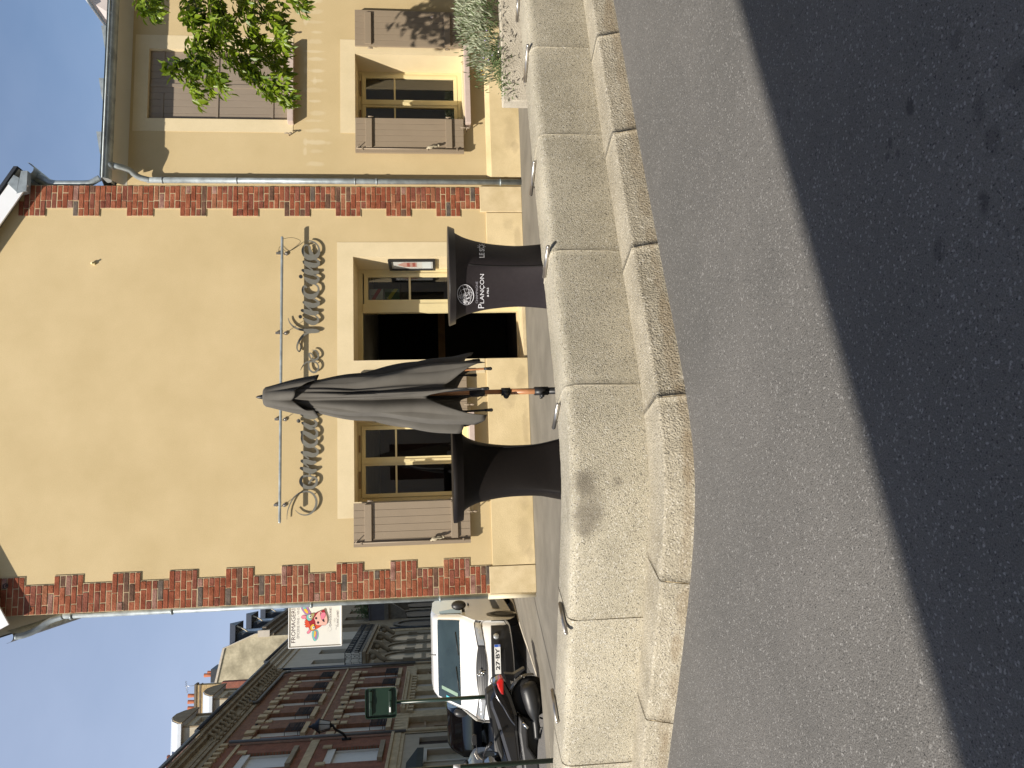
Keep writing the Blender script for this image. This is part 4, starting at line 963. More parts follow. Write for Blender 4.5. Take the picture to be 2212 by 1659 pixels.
# ================================================================ FOLDED PARASOL
UX, UY = 2.088, -4.52
um = thing('parasol', (UX,UY,0), 'folded grey canvas parasol on a wooden pole between the two black tables', 'parasol')
b = MB(); b.tube([(UX,UY,.70),(UX,UY,2.55)], .019, 14); b.tube([(UX,UY,.33),(UX,UY,.72)], .0235, 14); b.obj('pole', WOOD, um)
b = MB(); b.tube([(UX,UY,0),(UX,UY,.50)], .028, 16); b.tube([(UX,UY,.40),(UX,UY,.51)], .034, 16); b.tube([(UX,UY,.46),(UX-.06,UY-.02,.46)], .012, 8); b.ball((UX-.04,UY-.045,.455),.02,8); b.obj('base_tube', BLACKPL, um)
b = MB(); b.tube([(UX,UY,.70),(UX,UY,.77)], .031, 14); b.ball((UX-.03,UY-.03,.735),(.03,.02,.025),10); b.obj('clamp', BLACKPL, um)
b = MB(); b.lathe([(.24,-.01),(.06,0),(.055,.03),(.03,.05)], (UX,UY,.0), 20) if False else b.lathe([(.27,.0),(.27,.05),(.25,.06),(.05,.07),(.03,.1)], (UX,UY,0), 28); b.obj('base_plate', BLACKPL, um)
b = MB(); b.lathe([(.001,.075),(.010,.06),(.017,.03),(.015,.0)], (UX,UY,2.565), 16); b.obj('finial', BLACKPL, um)
NR = 8
def hem(th):
    a = (th/(2*math.pi)*NR) % 1; k = int((th/(2*math.pi)*NR)) % NR; s_ = math.sin(math.pi*a)
    CR_ = [.98,1.0,.98,1.0,1.10,.90,.93,.90]; return CR_[k]*(1-a)+CR_[(k+1) % NR]*a + s_**.8*[.08,.12,.1,.12,.04,.44,.30,.12][k]
def canopy(u, v):
    th = 2*math.pi*u; zt = 2.40; zb = hem(th); z = zt+(zb-zt)*v
    a = (u*NR) % 1; k = int(u*NR) % NR
    base = .075+.185*min(1.05, (zt-z)/1.3)**.9
    fold = abs(math.cos(math.pi*a))**1.3                      # 1 at the ribs, 0 in the pocket between them
    amp = min(1, (zt-z)/.5)
    r_ = base*(1-.33*amp*(1-fold))
    r_ += .028*amp*math.sin(2*math.pi*a*2+k*1.3)*(1-fold) + .012*amp*math.sin(9*z+k*2.1)
    tw = .16*amp*math.sin(math.pi*a)*(1 if k % 2 else -1) + .05*math.sin(3*z+k)
    lean = [0.03,.01,-.02,.02,.03,-.01,.0,.02][k]*amp*v
    return (UX+(r_+lean)*math.cos(th+tw)*1.08-.012*amp, UY+(r_+lean)*math.sin(th+tw), z)
b = MB(); b.grid(canopy, 192, 36, 0, True, True); cn = b.obj('canopy', GREYFAB, um)
md = cn.modifiers.new('thick', 'SOLIDIFY'); md.thickness = .003
def capf(u, v):
    th = 2*math.pi*u; a = (u*NR) % 1; fold = abs(math.cos(math.pi*a))**1.2; zb = 2.17+.04*(1-fold)+(.15*math.sin(math.pi*(th-R(215))/R(95))**.5 if R(215) < th < R(310) else 0)
    z = 2.575+(zb-2.575)*max(0, (v-.12)/.88); base = (.02+.05*v/.12) if v < .12 else .07+.088*((v-.12)/.88)
    r_ = base*(1-.40*max(0,(v-.12)/.88)*(1-fold)) + .004*math.sin(14*z)
    return (UX+r_*math.cos(th)*1.05, UY+r_*math.sin(th), z)
b = MB(); b.grid(capf, 128, 20, 0, True, True); cp_ = b.obj('vent_flap', GREYFAB, um); md = cp_.modifiers.new('thick', 'SOLIDIFY'); md.thickness = .003
for k in range(NR):
    th = 2*math.pi*k/NR; b = MB(); rr2 = .20+.03*(k % 3)*.5
    zb = .84+[.03,.0,.05,.02,.0,.06,.01,.04][k]
    rp_ = [Vector(canopy(k/NR+.0001, v_/10)) for v_ in range(11)]; rp_ = [Vector((UX+(q.x-UX)*.80, UY+(q.y-UY)*.80, q.z)) for q in rp_]
    b.tube(rp_+[rp_[-1]+Vector((0,0,-.03))], .009, 6, 0)
    b.obj('rib', WOOD if k == 7 else BLACKPL, um)
    b = MB(); e = rp_[-1]+Vector((0,0,-.02)); b.tube([e+Vector((0,0,.03)), e-Vector((0,0,.02))], [.010,.013], 8); b.ball(e-Vector((0,0,.02)),.014,8); b.obj('rib_tip', BLACKPL, um)
b = MB(); b.lathe([(.02,.10),(.032,.08),(.034,.0),(.026,-.02)], (UX,UY,.92), 16); b.obj('runner', BLACKPL, um)

# ================================================================ STEEL RODS on the wall edge
rods = [((5.16,-4.30),(5.00,-4.00),.40,'steel rod on the wall top in front of the planter corner'),
        ((4.04,-4.40),(3.88,-4.10),.40,'steel rod on the wall edge in front of the right downpipe'),
        ((6.00,-3.80),(5.86,-3.60),.40,'steel rod on the wall edge below the silvery bush'),
        ((3.12,-4.95),(2.97,-4.68),.40,'steel rod on the wall edge in front of the printed black table'),
        ((1.91,-5.09),(1.77,-4.84),.40,'steel rod on the wall edge between the parasol and the plain black table'),
        ((.33,-5.01),(.50,-4.80),.40,'steel rod on the wall edge left of the plain black table'),
        ((-.42,-4.40),(-.24,-4.20),.40,'steel rod on the wall edge in front of the black scooter')]
L0 = .23
rod0 = None
for (a, c, z, lab) in rods:
    d = Vector((c[0]-a[0], c[1]-a[1], 0)); ang = math.atan2(d.y, d.x); ln = d.length
    if rod0 is None:
        t = thing('wall_rod', (a[0],a[1],z), lab, 'rod', 'steel rods along the granite wall'); b = MB(); o = Vector((a[0],a[1],z))
        b.tube([o+Vector((.0,0,.018)), o+Vector((.30,0,.018))], .0155, 14); b.ball(o+Vector((0,0,.018)), .0155, 12); b.ball(o+Vector((.30,0,.018)), .0155, 12); b.obj('bar', STEEL, t)
        b = MB()
        for s_ in (.07,.23): b.tube([o+Vector((s_,0,-.01)), o+Vector((s_,0,.016))], .008, 8)
        b.obj('pin', STEEL, t); rod0 = t
        parts = list(t.children)
    else:
        t = rod0.copy(); col.objects.link(t); t['label'] = lab; ORG[t.name] = Vector((a[0],a[1],z))
        for ch in parts: cc = ch.copy(); col.objects.link(cc); cc.parent = t
    t.location = (a[0],a[1],z); t.rotation_euler = (0,0,ang); t.scale = (ln/.30,1,1)

# ================================================================ CONCRETE PLANTER, BUSH
PLY = -2.95
pl = thing('stone_planter', (7.2,-2.4,0), 'pale concrete planter wall rising behind the granite wall at the right edge', 'planter')
b = MB(); x0 = 5.385; zt2 = .515
b.prism([(x0,PLY,-.02),(12,PLY+.0,-.02),(12,PLY,zt2),(x0,PLY,zt2)], (0,.16,0)); b.obj('planter_wall', CONC, pl, bevel=.012)
b = MB(); b.prism([(x0+.55,PLY+.165,0),(12,PLY+.165,0),(12,-1.9,0),(7.4,-1.9,0)], (0,0,zt2-.05)); b.obj('soil', mat('soil', (.06,.045,.03), .95, .3, 8, .8, 30), pl)
b = MB(); b.tube([(5.95,PLY+.10,zt2+.018),(5.95+.2,PLY+.06,zt2+.018)], .0155, 12); b.ball((5.95,PLY+.10,zt2+.018),.0155,8); b.obj('wall_rod', STEEL, label='short steel rod on top of the concrete planter, half under the bush', cat='rod', group='steel rods along the granite wall')
def blade(mb, p, d, ln, wd, m, bend=.2):
    d = d.normalized(); s_ = d.cross(Vector((rnd.uniform(-1,1),rnd.uniform(-1,1),rnd.uniform(-.2,1)))).normalized()*wd/2
    mid = p+d*ln*.55; tip = p+d*ln+Vector((0,0,-bend*ln)); mb.poly([p-s_*.4, p+s_*.4, mid+s_, tip, mid-s_], m)
bush = thing('lavender_bush', (7.0,-2.55,.42), 'silvery green bush spilling over the concrete planter at the right edge', 'bush')
b = MB(); rb = random.Random(11); rnd_save = rnd
for k in range(10500):
    u = rb.random(); x = 5.95+3.2*u; yy = rb.gauss(-2.62, .20); hmax = .50*min(1, (x-5.75)/.75)**.7
    h = hmax*(rb.random()**.55); 
    ang = rb.uniform(0, 6.28); rad = .10+.24*math.sin(min(1, h/max(.01,hmax))*math.pi*.75)
    p = Vector((x+rad*math.cos(ang)*.35, yy+rad*math.sin(ang)*.6-.03, .47+h*.98))
    d = Vector((math.cos(ang)*.5, -.35+math.sin(ang)*.35, rb.uniform(.5, 1.3)))
    top = h/max(.01, hmax) > .42 and p.y < -2.35
    blade(b, p, d, rb.uniform(.035,.075), rb.uniform(.009,.016), 0 if top and rb.random() < .82 else 1, .05)
b.obj('foliage', [SILV, GREENL], bush)
b = MB()
for k in range(520):
    t_ = rb.random()**.7; x = 5.40+.62*t_; base = Vector((x, -2.86+rb.gauss(0,.06)-.05*(1-t_), .48+rb.gauss(0,.02)+.10*t_*rb.random()+ .18*t_*t_*rb.random()))
    if rb.random() < .25: base.z -= .12*rb.random(); base.y -= .04
    blade(b, base, Vector((rb.uniform(-.8,.4), rb.uniform(-.8,.3), rb.uniform(-.3,.9))), rb.uniform(.025,.06), rb.uniform(.010,.018), 0, .3)
b.obj('trailing_stems', [GREENL], bush)
b = MB()
for k in range(14): p = Vector((rb.uniform(5.75,6.15), -2.92+rb.gauss(0,.04), .56+rb.uniform(0,.18))); b.ball(p, .008, 5, 0 if rb.random()<.5 else 1)
split_obj(b, 'flower', [mat('yellow_flower', (.55,.38,.04)), mat('lilac_flower', (.35,.28,.5))], bush)
b = MB()
for k in range(9):
    x = 6.0+.33*k; p = Vector((x, rb.gauss(-2.6,.12), .44)); b.tube([p, p+Vector((rb.uniform(-.08,.08), rb.uniform(-.15,.0), .3))], .005, 5)
split_obj(b, 'stem', BARK, bush)

# ================================================================ TREE whose branch hangs in from the right
tr = thing('overhanging_tree', (9.3,-2.3,.42), 'leafy green tree reaching into view from the right in front of the upper shutters', 'tree')
b = MB(); b.tube(spline([(9.3,-2.3,.40),(9.28,-2.28,1.5),(9.22,-2.25,2.6),(9.1,-2.2,3.6),(8.9,-2.1,4.7),(8.7,-2.1,5.6)],4), [.10,.098,.095,.092,.09,.087,.085,.082,.08,.078,.075,.07,.066,.062,.058,.053,.048,.042,.036,.03,.02][:21], 12); b.obj('trunk', BARK, tr)
tl_ = tile(0,0,1400/2212); rt = random.Random(5)
def leaf(mb, p, d, ln, wd, m):
    d = d.normalized(); s_ = d.cross(Vector((rt.uniform(-.6,.6),rt.uniform(-.6,.6),1))).normalized()*wd/2; up = s_.cross(d).normalized()
    a, c, e = p+d*ln*.30, p+d*ln*.68-up*ln*.03, p+d*ln-up*ln*.10; f = up*wd*.22
    mb.poly([p, a-s_*.85+f, a], m, True); mb.poly([p, a, a+s_*.85+f], m, True)
    mb.poly([a, a-s_*.85+f, c-s_*.75+f, c], m, True); mb.poly([a, c, c+s_*.75+f, a+s_*.85+f], m, True)
    mb.poly([c, c-s_*.75+f, e], m, True); mb.poly([c, e, c+s_*.75+f], m, True)
# twig paths traced in the photograph's tile, hung at their true distance in front of the wall
TW = [[(1190,-60),(1230,100),(1215,200),(1230,300),(1210,380),(1120,420),(1050,435)], [(1215,300),(1190,400),(1180,480),(1210,560),(1230,610)], [(1240,350),(1290,470),(1340,490),(1385,540)], [(1240,150),(1330,230),(1300,330),(1290,430),(1300,560)],
      [(1300,-60),(1400,100),(1470,250),(1500,380),(1560,480),(1640,550),(1700,590),(1790,630)], [(1500,350),(1600,450),(1700,520),(1800,560)], [(1450,-60),(1540,80),(1600,250),(1660,350),(1730,430),(1770,450)], [(1600,230),(1680,300),(1760,320)], [(1560,-60),(1640,60),(1700,150),(1740,250),(1780,280)], [(1640,40),(1740,120),(1770,155)], [(1360,120),(1400,260),(1420,400)],[(1420,-60),(1330,60),(1260,90),(1170,120)],[(1280,-40),(1190,40),(1160,110)],
      [(1700,-60),(1800,-20),(1890,35)], [(1450,120),(1380,200),(1310,250),(1250,290)], [(1450,300),(1490,420),(1560,430)], [(1330,-60),(1310,60),(1350,170)], [(1500,-60),(1490,60),(1440,170)], [(1600,-60),(1580,60),(1560,170)], [(1540,170),(1560,290),(1600,360)], [(850,-60),(890,40),(960,100)], [(930,-80),(920,20),(880,70)], [(1000,-80),(960,0),(990,70)]]
tw_b = MB(); lf_b = MB(); nl = 0
for k, path in enumerate(TW):
    dep = -2.0+.35*math.sin(k*2.3); pts = [onY(*tl_(x, y), dep-.10*i) for i, (x, y) in enumerate(path)]
    P = [Vector(q) for q in spline([tuple(p) for p in pts], 6)]; tw_b.tube(P, [.011-.008*i/len(P) for i in range(len(P))], 5)
    for i, p in enumerate(P):
        if i < 1: continue
        tan = (P[min(i+1,len(P)-1)]-P[i-1]).normalized()
        for q in range(7):
            d = tan*rt.uniform(.1,.9)+Vector((rt.uniform(-.8,.6),rt.uniform(-.8,.6),rt.uniform(-.9,.35)))
            o_ = Vector((rt.gauss(0,.028),rt.gauss(0,.09),rt.gauss(0,.028)))
            leaf(lf_b, p+o_, d, rt.uniform(.09,.14), rt.uniform(.040,.060), 0 if rt.random() < .7 else 1); nl += 1
# the part of the crown outside the picture, carrying the branch
for k in range(26):
    a_ = rt.uniform(0,6.28); c0 = Vector((8.95,-2.15,rt.uniform(3.2,5.2))); e = Vector((9.6+1.1*math.cos(a_), -2.3+1.2*math.sin(a_), rt.uniform(3.2,6.0))); tw_b.tube([c0,(c0+e)/2+Vector((0,0,.15)),e],[.03,.018,.006],5)
    for q in range(42): leaf(lf_b, c0.lerp(e, rt.uniform(.4,1.05))+Vector((rt.gauss(0,.16),rt.gauss(0,.16),rt.gauss(0,.16))), Vector((rt.uniform(-1,1),rt.uniform(-1,1),rt.uniform(-.9,.3))), rt.uniform(.085,.14), rt.uniform(.035,.055), 0 if rt.random() < .7 else 1)
for e, rr3 in [(onY(*tl_(1190,-60),-2.0),.022),(onY(*tl_(1450,-60),-2.1),.028),(onY(*tl_(1300,-60),-1.9),.022),(onY(*tl_(1700,-60),-2.1),.02),(onY(*tl_(930,-80),-2.0),.02)]:
    c0 = Vector((9.1,-2.2,3.4+.3*rt.random())); tw_b.tube(spline([tuple(c0), tuple((c0+e)/2+Vector((0,0,.25))), tuple(e)],5), [rr3*1.8-(rr3*1.1)*i/10 for i in range(11)], 6)
tw_b.obj('limbs', BARK, tr); lf_b.obj('crown', [LEAF, LEAF2], tr)
# ================================================================ VEHICLES
GZ = -.307
CARGL = mat('car_glass', (.03,.045,.048), .04, .2, 2, spec=.8)
TYRE = mat('tyre', (.018,.018,.018), .85, .2, 10)
RIM = mat('rim_metal', (.30,.30,.30), .4, .1, 10, metal=.7)
LAMPG = mat('lamp_glass', (.42,.42,.40), .08, .15, 14, metal=.5, spec=.7)
CHROME = mat('chrome', (.70,.70,.70), .15, .05, 8, metal=1.0)
PLATEM = mat('plate_white', (.70,.70,.68), .4, .02, 10); BLUE = mat('plate_blue', (.03,.10,.42), .4); INKB = mat('plate_ink', (.015,.015,.02), .5)
def vehicle(name, label, cat, cx, y0, face, outl, hw, paint, wins=(), wheels=(), wr=.31, ws=None, rear_ws=None, rnd_r=.12, plan=.10, nose_n=6, lower=None, group=None):
    """outl: (y from nose, height above ground) from front foot over the roof to rear foot. face=-1: nose towards the camera."""
    root = thing(name, (cx, y0-face*(outl[-1][0])/2, GZ), label, cat, group)
    yy = lambda y: y0 - face*y
    P = []
    for (a, c) in zip(outl[:-1], outl[1:]):
        for q in range(4): P.append((a[0]+(c[0]-a[0])*q/4, a[1]+(c[1]-a[1])*q/4))
    P.append(outl[-1])
    P = [P[0]] + [((P[i-1][0]+2*P[i][0]+P[i+1][0])/4, (P[i-1][1]+2*P[i][1]+P[i+1][1])/4) for i in range(1, len(P)-1)] + [P[-1]]
    H = max(p[1] for p in P); LN = max(p[0] for p in P); N = len(P)
    def top(i, u, off=0.0):
        i = max(0, min(N-1.001, i)); k = int(i); f = i-k; y = P[k][0]*(1-f)+P[k+1][0]*f; z = P[k][1]*(1-f)+P[k+1][1]*f
        dy, dz = P[k+1][0]-P[k][0], P[k+1][1]-P[k][1]; l = math.hypot(dy, dz) or 1; ny, nz_ = -dz/l, dy/l
        a = abs(u); g = 0
        if a > .86: q = (a-.86)/.14; g = rnd_r*(1-math.sqrt(max(0, 1-q*q)))
        g += plan*a*a*max(0, 1-y/1.0)*.6 if y < 1.0 else 0
        y -= ny*(g-off); z -= nz_*(g*.8-off)
        return Vector((cx+u*hw(z), yy(y), GZ+z))
    us = [-1,-.985,-.96,-.92,-.86,-.7,-.5,-.25,0,.25,.5,.7,.86,.92,.96,.985,1]
    b = MB(); nu = len(us)-1
    b.grid(lambda u, v: top(v*(N-1), us[round(u*nu)]), nu, N-1, 0, True)
    # sides
    Zs = [.18+(H-.2)*i/14 for i in range(15)]
    def yspan(z):
        ys = []
        for (a, c) in zip(P[:-1], P[1:]):
            if (a[1]-z)*(c[1]-z) <= 0 and a[1] != c[1]: ys.append(a[0]+(c[0]-a[0])*(z-a[1])/(c[1]-a[1]))
        return (min(ys)+rnd_r*.8, max(ys)-rnd_r*.5) if len(ys) > 1 else (.5, LN-.5)
    for s_ in (-1, 1):
        b.grid(lambda u, v: (lambda z, ab: (cx+s_*hw(z), yy(ab[0]+(ab[1]-ab[0])*u), GZ+z))(Zs[round(v*14)]*.995, yspan(Zs[round(v*14)])), 10, 14, 0, True)
    b.obj('body', paint, root)
    side = lambda y, z, s_, off=.006: (cx+s_*(hw(z)+off), yy(y), GZ+z)
    for poly in wins:
        for s_ in (-1, 1):
            b = MB(); b.poly([side(y, z, s_, .012) for y, z in poly]); b.obj('side_window', CARGL, root)
    for wy in wheels:
        for s_ in (-1, 1):
            b = MB(); b.poly([side(wy+(wr+.05)*math.cos(t*.2618), max(.16, wr+(wr+.05)*math.sin(t*.2618)), s_, .009) for t in range(24)]); b.obj('wheel_arch', BLACKPL, root)
            b = MB(); b.lathe([(.02,-.10),(wr-.03,-.10),(wr,-.07),(wr,.07),(wr-.03,.10),(wr*.64,.10)], (cx+s_*(hw(.4)-.085), yy(wy), GZ+wr), 24, 0, 'x'); 
            if s_ < 0: b.lathe([(wr*.64,-.10),(wr-.03,-.10)], (cx+s_*(hw(.4)-.085), yy(wy), GZ+wr), 24, 0, 'x')
            wl2 = b.obj('wheel', TYRE, root)
            b = MB(); b.lathe([(.001,s_*.085),(.06,s_*.09),(.10,s_*.075),(wr*.60,s_*.085),(wr*.66,s_*.102)], (cx+s_*(hw(.4)-.085), yy(wy), GZ+wr), 20, 0, 'x'); b.obj('rim', RIM, wl2)
    def patch(nm, i0, i1, u0, u1, m, off=.012, nu=10, ni=6, shape=None, par=None):
        b = MB()
        def fn(u, v):
            ii = i0+(i1-i0)*v; uu = u0+(u1-u0)*u
            if shape: ii, uu = shape(u, v)
            return top(ii, uu, off)
        b.grid(fn, nu, ni, 0, True); return b.obj(nm, m, par or root)
    return root, top, patch, side
# --- white van, nose towards us
VO = [(.18,.24),(.06,.30),(.0,.42),(.0,.56),(.02,.70),(.05,.80),(.10,.93),(.24,1.01),(.66,1.11),(.96,1.18),(1.62,1.66),(1.95,1.765),(2.7,1.81),(4.1,1.78),(4.32,1.70),(4.38,.9),(4.36,.28)]
vhw = lambda z: .905-.03*max(0, .5-z)-.115*max(0, (z-1.05)/.75)**1.3
VANW = mat('van_white', (.80,.80,.79), .22, .02, 2, spec=.5, coat=.4)
VXC = -1.925
van, vt, vp, vs = vehicle('van', 'white delivery van facing the viewer at the mouth of the side street', 'van', VXC, 4.12, -1, VO, vhw, VANW,
    wins=[[(1.22,1.18),(2.05,1.20),(2.05,1.62),(1.72,1.60)]], wheels=[.86,3.6], wr=.325, plan=.22, rnd_r=.16)
vp('windscreen', 36.2, 40.3, -.90, .90, CARGL, .010, 14, 8)
vp('bumper', 2, 15.3, -.985, .985, BLACKPL, .012, 18, 10)
vp('grille', 22.5, 25.2, -.46, .46, BLACKPL, .018, 12, 4, lambda u, v: (18.0+2.2*abs(2*u-1)**2+(6.8-3.4*abs(2*u-1)**2)*v, -.50+1.0*u))
for k in range(4): vp('grille_bar', 19.3+k*1.25, 19.55+k*1.25, -.36, .36, mat('grille_bar_grey', (.10,.10,.10), .35, metal=.6), .024, 10, 1)
vp('lower_grille', 7.5, 11.2, -.46, .46, mat('grille_dark', (.008,.008,.008), .6), .020, 8, 3)
for k in range(3): vp('lower_grille_bar', 8.2+k*1.0, 8.4+k*1.0, -.45, .45, BLACKPL, .026, 6, 1)
for s_ in (-1, 1):
    h = vp('headlight', 20, 25, 0, 1, LAMPG, .016, 10, 5, lambda u, v, s_=s_: (19.9+2.6*u+(3.4+2.4*u)*v, s_*(.53+.42*u)))
    vp('headlight_housing', 20, 25, 0, 1, BLACKPL, .010, 10, 5, lambda u, v, s_=s_: (19.4+2.8*u+(4.3+2.9*u)*v, s_*(.46+.52*u)))
    p = vt(38.0, s_*.98); b = MB(); b.ball(Vector((VXC+s_*1.03, p.y+.10, GZ+1.22)), (.10,.09,.15), 14); b.box(VXC+s_*.90-.05, VXC+s_*.90+.05, p.y+.06, p.y+.14, GZ+1.10, GZ+1.16); b.obj('door_mirror', BLACKPL, van)
    b = MB(); p = vt(12.5, s_*.70, .02); b.lathe([(.001,-.02),(.05,-.018),(.055,0)], p, 14, 0, 'y'); b.obj('fog_lamp', LAMPG, van)
    b = MB(); b.poly([vs(1.55,.38,s_,.014), vs(3.2,.38,s_,.014), vs(3.15,.50,s_,.014), vs(1.65,.52,s_,.014)]); b.obj('rubbing_strip', BLACKPL, van)
    b = MB(); b.tube([vs(2.2,1.0,s_,.02), vs(2.42,1.0,s_,.02)], .018, 8); b.obj('door_handle', BLACKPL, van)
b = MB(); pf = vt(13.2, 0, .03); b.box(VXC-.02, VXC+.50, pf.y-.012, pf.y, GZ+.51, GZ+.62); plate = b.obj('number_plate', PLATEM, van)
b = MB(); b.box(VXC+.455, VXC+.499, pf.y-.014, pf.y-.0125, GZ+.513, GZ+.617); b.obj('plate_band', BLUE, plate)
b = MB(); add_text(b, '51', lambda u, v: (VXC+.463+.028*u, pf.y-.0155, GZ+.521+.03*v)); b.obj('plate_band_text', PLATEM, plate)
b = MB(); add_text(b, '27·BY', lambda u, v: (VXC+.05+.385*u, pf.y-.0145, GZ+.527+.075*v), 0, .02); b.obj('plate_text', INKB, plate)
b = MB(); pe = vt(21.3, 0, .045)
for a_, c_, w_ in (((-.05,.06),(.0,.02),.012),((0,.02),(.03,-.06),.014),((-.02,.0),(-.06,-.02),.010),((.0,.02),(.06,.05),.010),((.01,-.02),(-.03,-.07),.010),((-.045,.065),(-.02,.075),.012),((.05,.05),(.06,.0),.007)): b.tube([(pe.x+a_[0],pe.y,pe.z+a_[1]),(pe.x+c_[0],pe.y,pe.z+c_[1])], w_, 6)
b.obj('emblem', CHROME, van)
b = MB(); p = vt(41.5, .03); b.tube([p, p+Vector((0,.12,.14))], [.012,.004], 6); b.obj('aerial', BLACKPL, van)
for k in range(2): 
    b = MB(); b.tube([vt(36.4, -.6+.75*k, .02), vt(36.9, -.1+.75*k, .02)], .010, 5); b.obj('wiper', BLACKPL, van)
b = MB(); p = vt(38.2,-.62,.016); q = vt(39.0,-.50,.016); b.poly([vt(36.7,-.74,.016),vt(36.7,-.66,.016),vt(39.4,-.62,.016),vt(39.4,-.70,.016)]); b.obj('windscreen_card', mat('card_green', (.22,.32,.25), .6), van)
b = MB(); b.poly([vt(37.5,-.86,.016),vt(37.5,-.81,.016),vt(37.9,-.81,.016),vt(37.9,-.86,.016)]); b.obj('flat_mark', mat('sticker_yellow', (.7,.6,.05)), van)
b = MB(); b.poly([vt(38.1,-.86,.016),vt(38.1,-.81,.016),vt(38.6,-.80,.016),vt(38.6,-.86,.016)]); b.obj('flat_mark', mat('sticker_cyan', (.1,.5,.6)), van)
# --- other cars
CO = [(.12,.22),(.02,.32),(.0,.5),(.03,.66),(.14,.75),(.9,.90),(1.15,.95),(1.9,1.36),(2.3,1.45),(3.0,1.44),(3.6,1.30),(3.85,1.02),(3.95,.9),(3.98,.5),(3.92,.25)]
chw = lambda z: .86-.24*max(0, (z-.85)/.6)
CW = [[(1.42,.95),(2.25,.96),(2.25,1.35),(2.0,1.33)],[(2.42,.96),(3.15,.98),(3.3,1.22),(2.42,1.34)]]
car, ct, cpz, csd = vehicle('car', 'grey-blue hatchback parked with its nose away, left behind the scooter', 'car', -6.80, 13.1, 1, CO, chw, mat('car_blue_grey', (.36,.39,.43), .25, .04, 3, spec=.5, coat=.5), CW, [.8,3.2], .30)
cpz('windscreen', 25, 31, -.82, .82, CARGL); cpz('rear_window', 40, 44, -.7, .7, CARGL)
b = MB(); b.ball(csd(1.5,.98,1,.10), (.09,.06,.07), 12); b.obj('door_mirror', BLACKPL, car)
car2, *_r2 = vehicle('car', 'black parked car mostly hidden between the white van and the grey-blue hatchback', 'car', -6.8, 21.5, 1, CO, chw, GLOSSBL, CW, [.8,3.2], .30)
_r2[1]('windscreen', 25, 31, -.82, .82, CARGL)
SO = [(.12,.24),(.02,.34),(.0,.5),(.03,.66),(.16,.80),(1.2,.98),(1.45,1.02),(2.2,1.45),(2.7,1.55),(3.6,1.53),(4.2,1.30),(4.4,1.0),(4.42,.5),(4.35,.25)]
car3, t3_, p3_, s3_ = vehicle('car', 'blue-grey car with twin grilles facing us, seen in the gap right of the van', 'car', -1.62, 13.2, -1, SO, lambda z: .90-.22*max(0, (z-.95)/.6), mat('car_slate_blue', (.17,.21,.29), .25, .05, 3, spec=.5, coat=.5), [], [.9,3.5], .33)
p3_('windscreen', 24.5, 28.5, -.84, .84, CARGL)
for s_ in (-1, 1):
    p3_('kidney_grille', 13, 16, .03*s_, .22*s_, BLACKPL, .02, 6, 3); p3_('grille_rim', 15.6, 16.2, .02*s_, .23*s_, CHROME, .022, 6, 1); p3_('grille_rim', 12.8, 13.3, .02*s_, .23*s_, CHROME, .022, 6, 1)
    p3_('headlight', 13.5, 16, .5*s_, .93*s_, LAMPG, .015, 6, 3)
p3_('bumper_intake', 2, 7.5, -.7, .7, BLACKPL, .014)
b = MB(); pf = t3_(9.5, 0, .03); b.box(-1.62-.26, -1.62+.26, pf.y-.012, pf.y, pf.z-.055, pf.z+.055); pl3 = b.obj('number_plate', PLATEM, car3)
b = MB(); b.box(-1.62-.259,-1.62-.22,pf.y-.014,pf.y-.0125,pf.z-.052,pf.z+.052); b.box(-1.62+.22,-1.62+.259,pf.y-.014,pf.y-.0125,pf.z-.052,pf.z+.052); b.obj('plate_band', BLUE, pl3)
b = MB(); add_text(b, 'H', lambda u, v: (-1.62-.19+.06*u, pf.y-.0145, pf.z-.037+.075*v), 0, .02); b.obj('plate_text', INKB, pl3)

# ================================================================ SCOOTER (nose to the left, tail towards the kerb)
SX, SY = -1.66, 1.25
scn = thing('scooter', (SX-.5, SY, GZ), 'black maxi scooter with red tail light by the kerb before the white van', 'scooter')
def SC(px, py, Y=SY, dy=0.0): p = onY(1680+.25553*px, 2600+.25553*py, Y); return Vector((p.x, Y+dy, p.z))
def slab(name, pts, hw_, m, par=None, Y=SY, bevel=.03, off=0.0):
    b = MB(); P = [SC(x, y, Y) for x, y in pts]; b.prism([p+Vector((0,-hw_+off,0)) for p in P], (0, 2*hw_, 0)); return b.obj(name, m, par or scn, bevel=bevel)
hub = SC(1620, 560)
b = MB(); wr_ = .285; hub = Vector((hub.x, SY+.02, GZ+wr_+.005)); b.lathe([(.10,-.065),(wr_-.04,-.07),(wr_,-.035),(wr_,.035),(wr_-.04,.07),(.10,.065)], hub, 32, 0, 'y'); rw = b.obj('rear_wheel', TYRE, scn)
b = MB(); b.lathe([(.001,-.06),(.05,-.07),(.17,-.055),(.20,-.06)], hub, 24, 0, 'y'); b.obj('rim', mat('dark_rim', (.02,.02,.02), .4), rw)
b = MB(); b.lathe([(wr_+.035,-.06),(wr_+.045,0),(wr_+.035,.06)], hub, 32, 0, 'y') if False else b.grid(lambda u, v: hub+Vector(((wr_+.03)*math.cos(R(-10+150*u)), -.075+.15*v, (wr_+.03)*math.sin(R(-10+150*u)))), 20, 4); b.obj('rear_mudguard', BLACKPL, scn)
fh = Vector((hub.x-1.52, SY, GZ+.30)); b = MB(); b.lathe([(.10,-.055),(.25,-.06),(.29,-.03),(.29,.03),(.25,.06),(.10,.055)], fh, 28, 0, 'y'); b.obj('front_wheel', TYRE, scn)
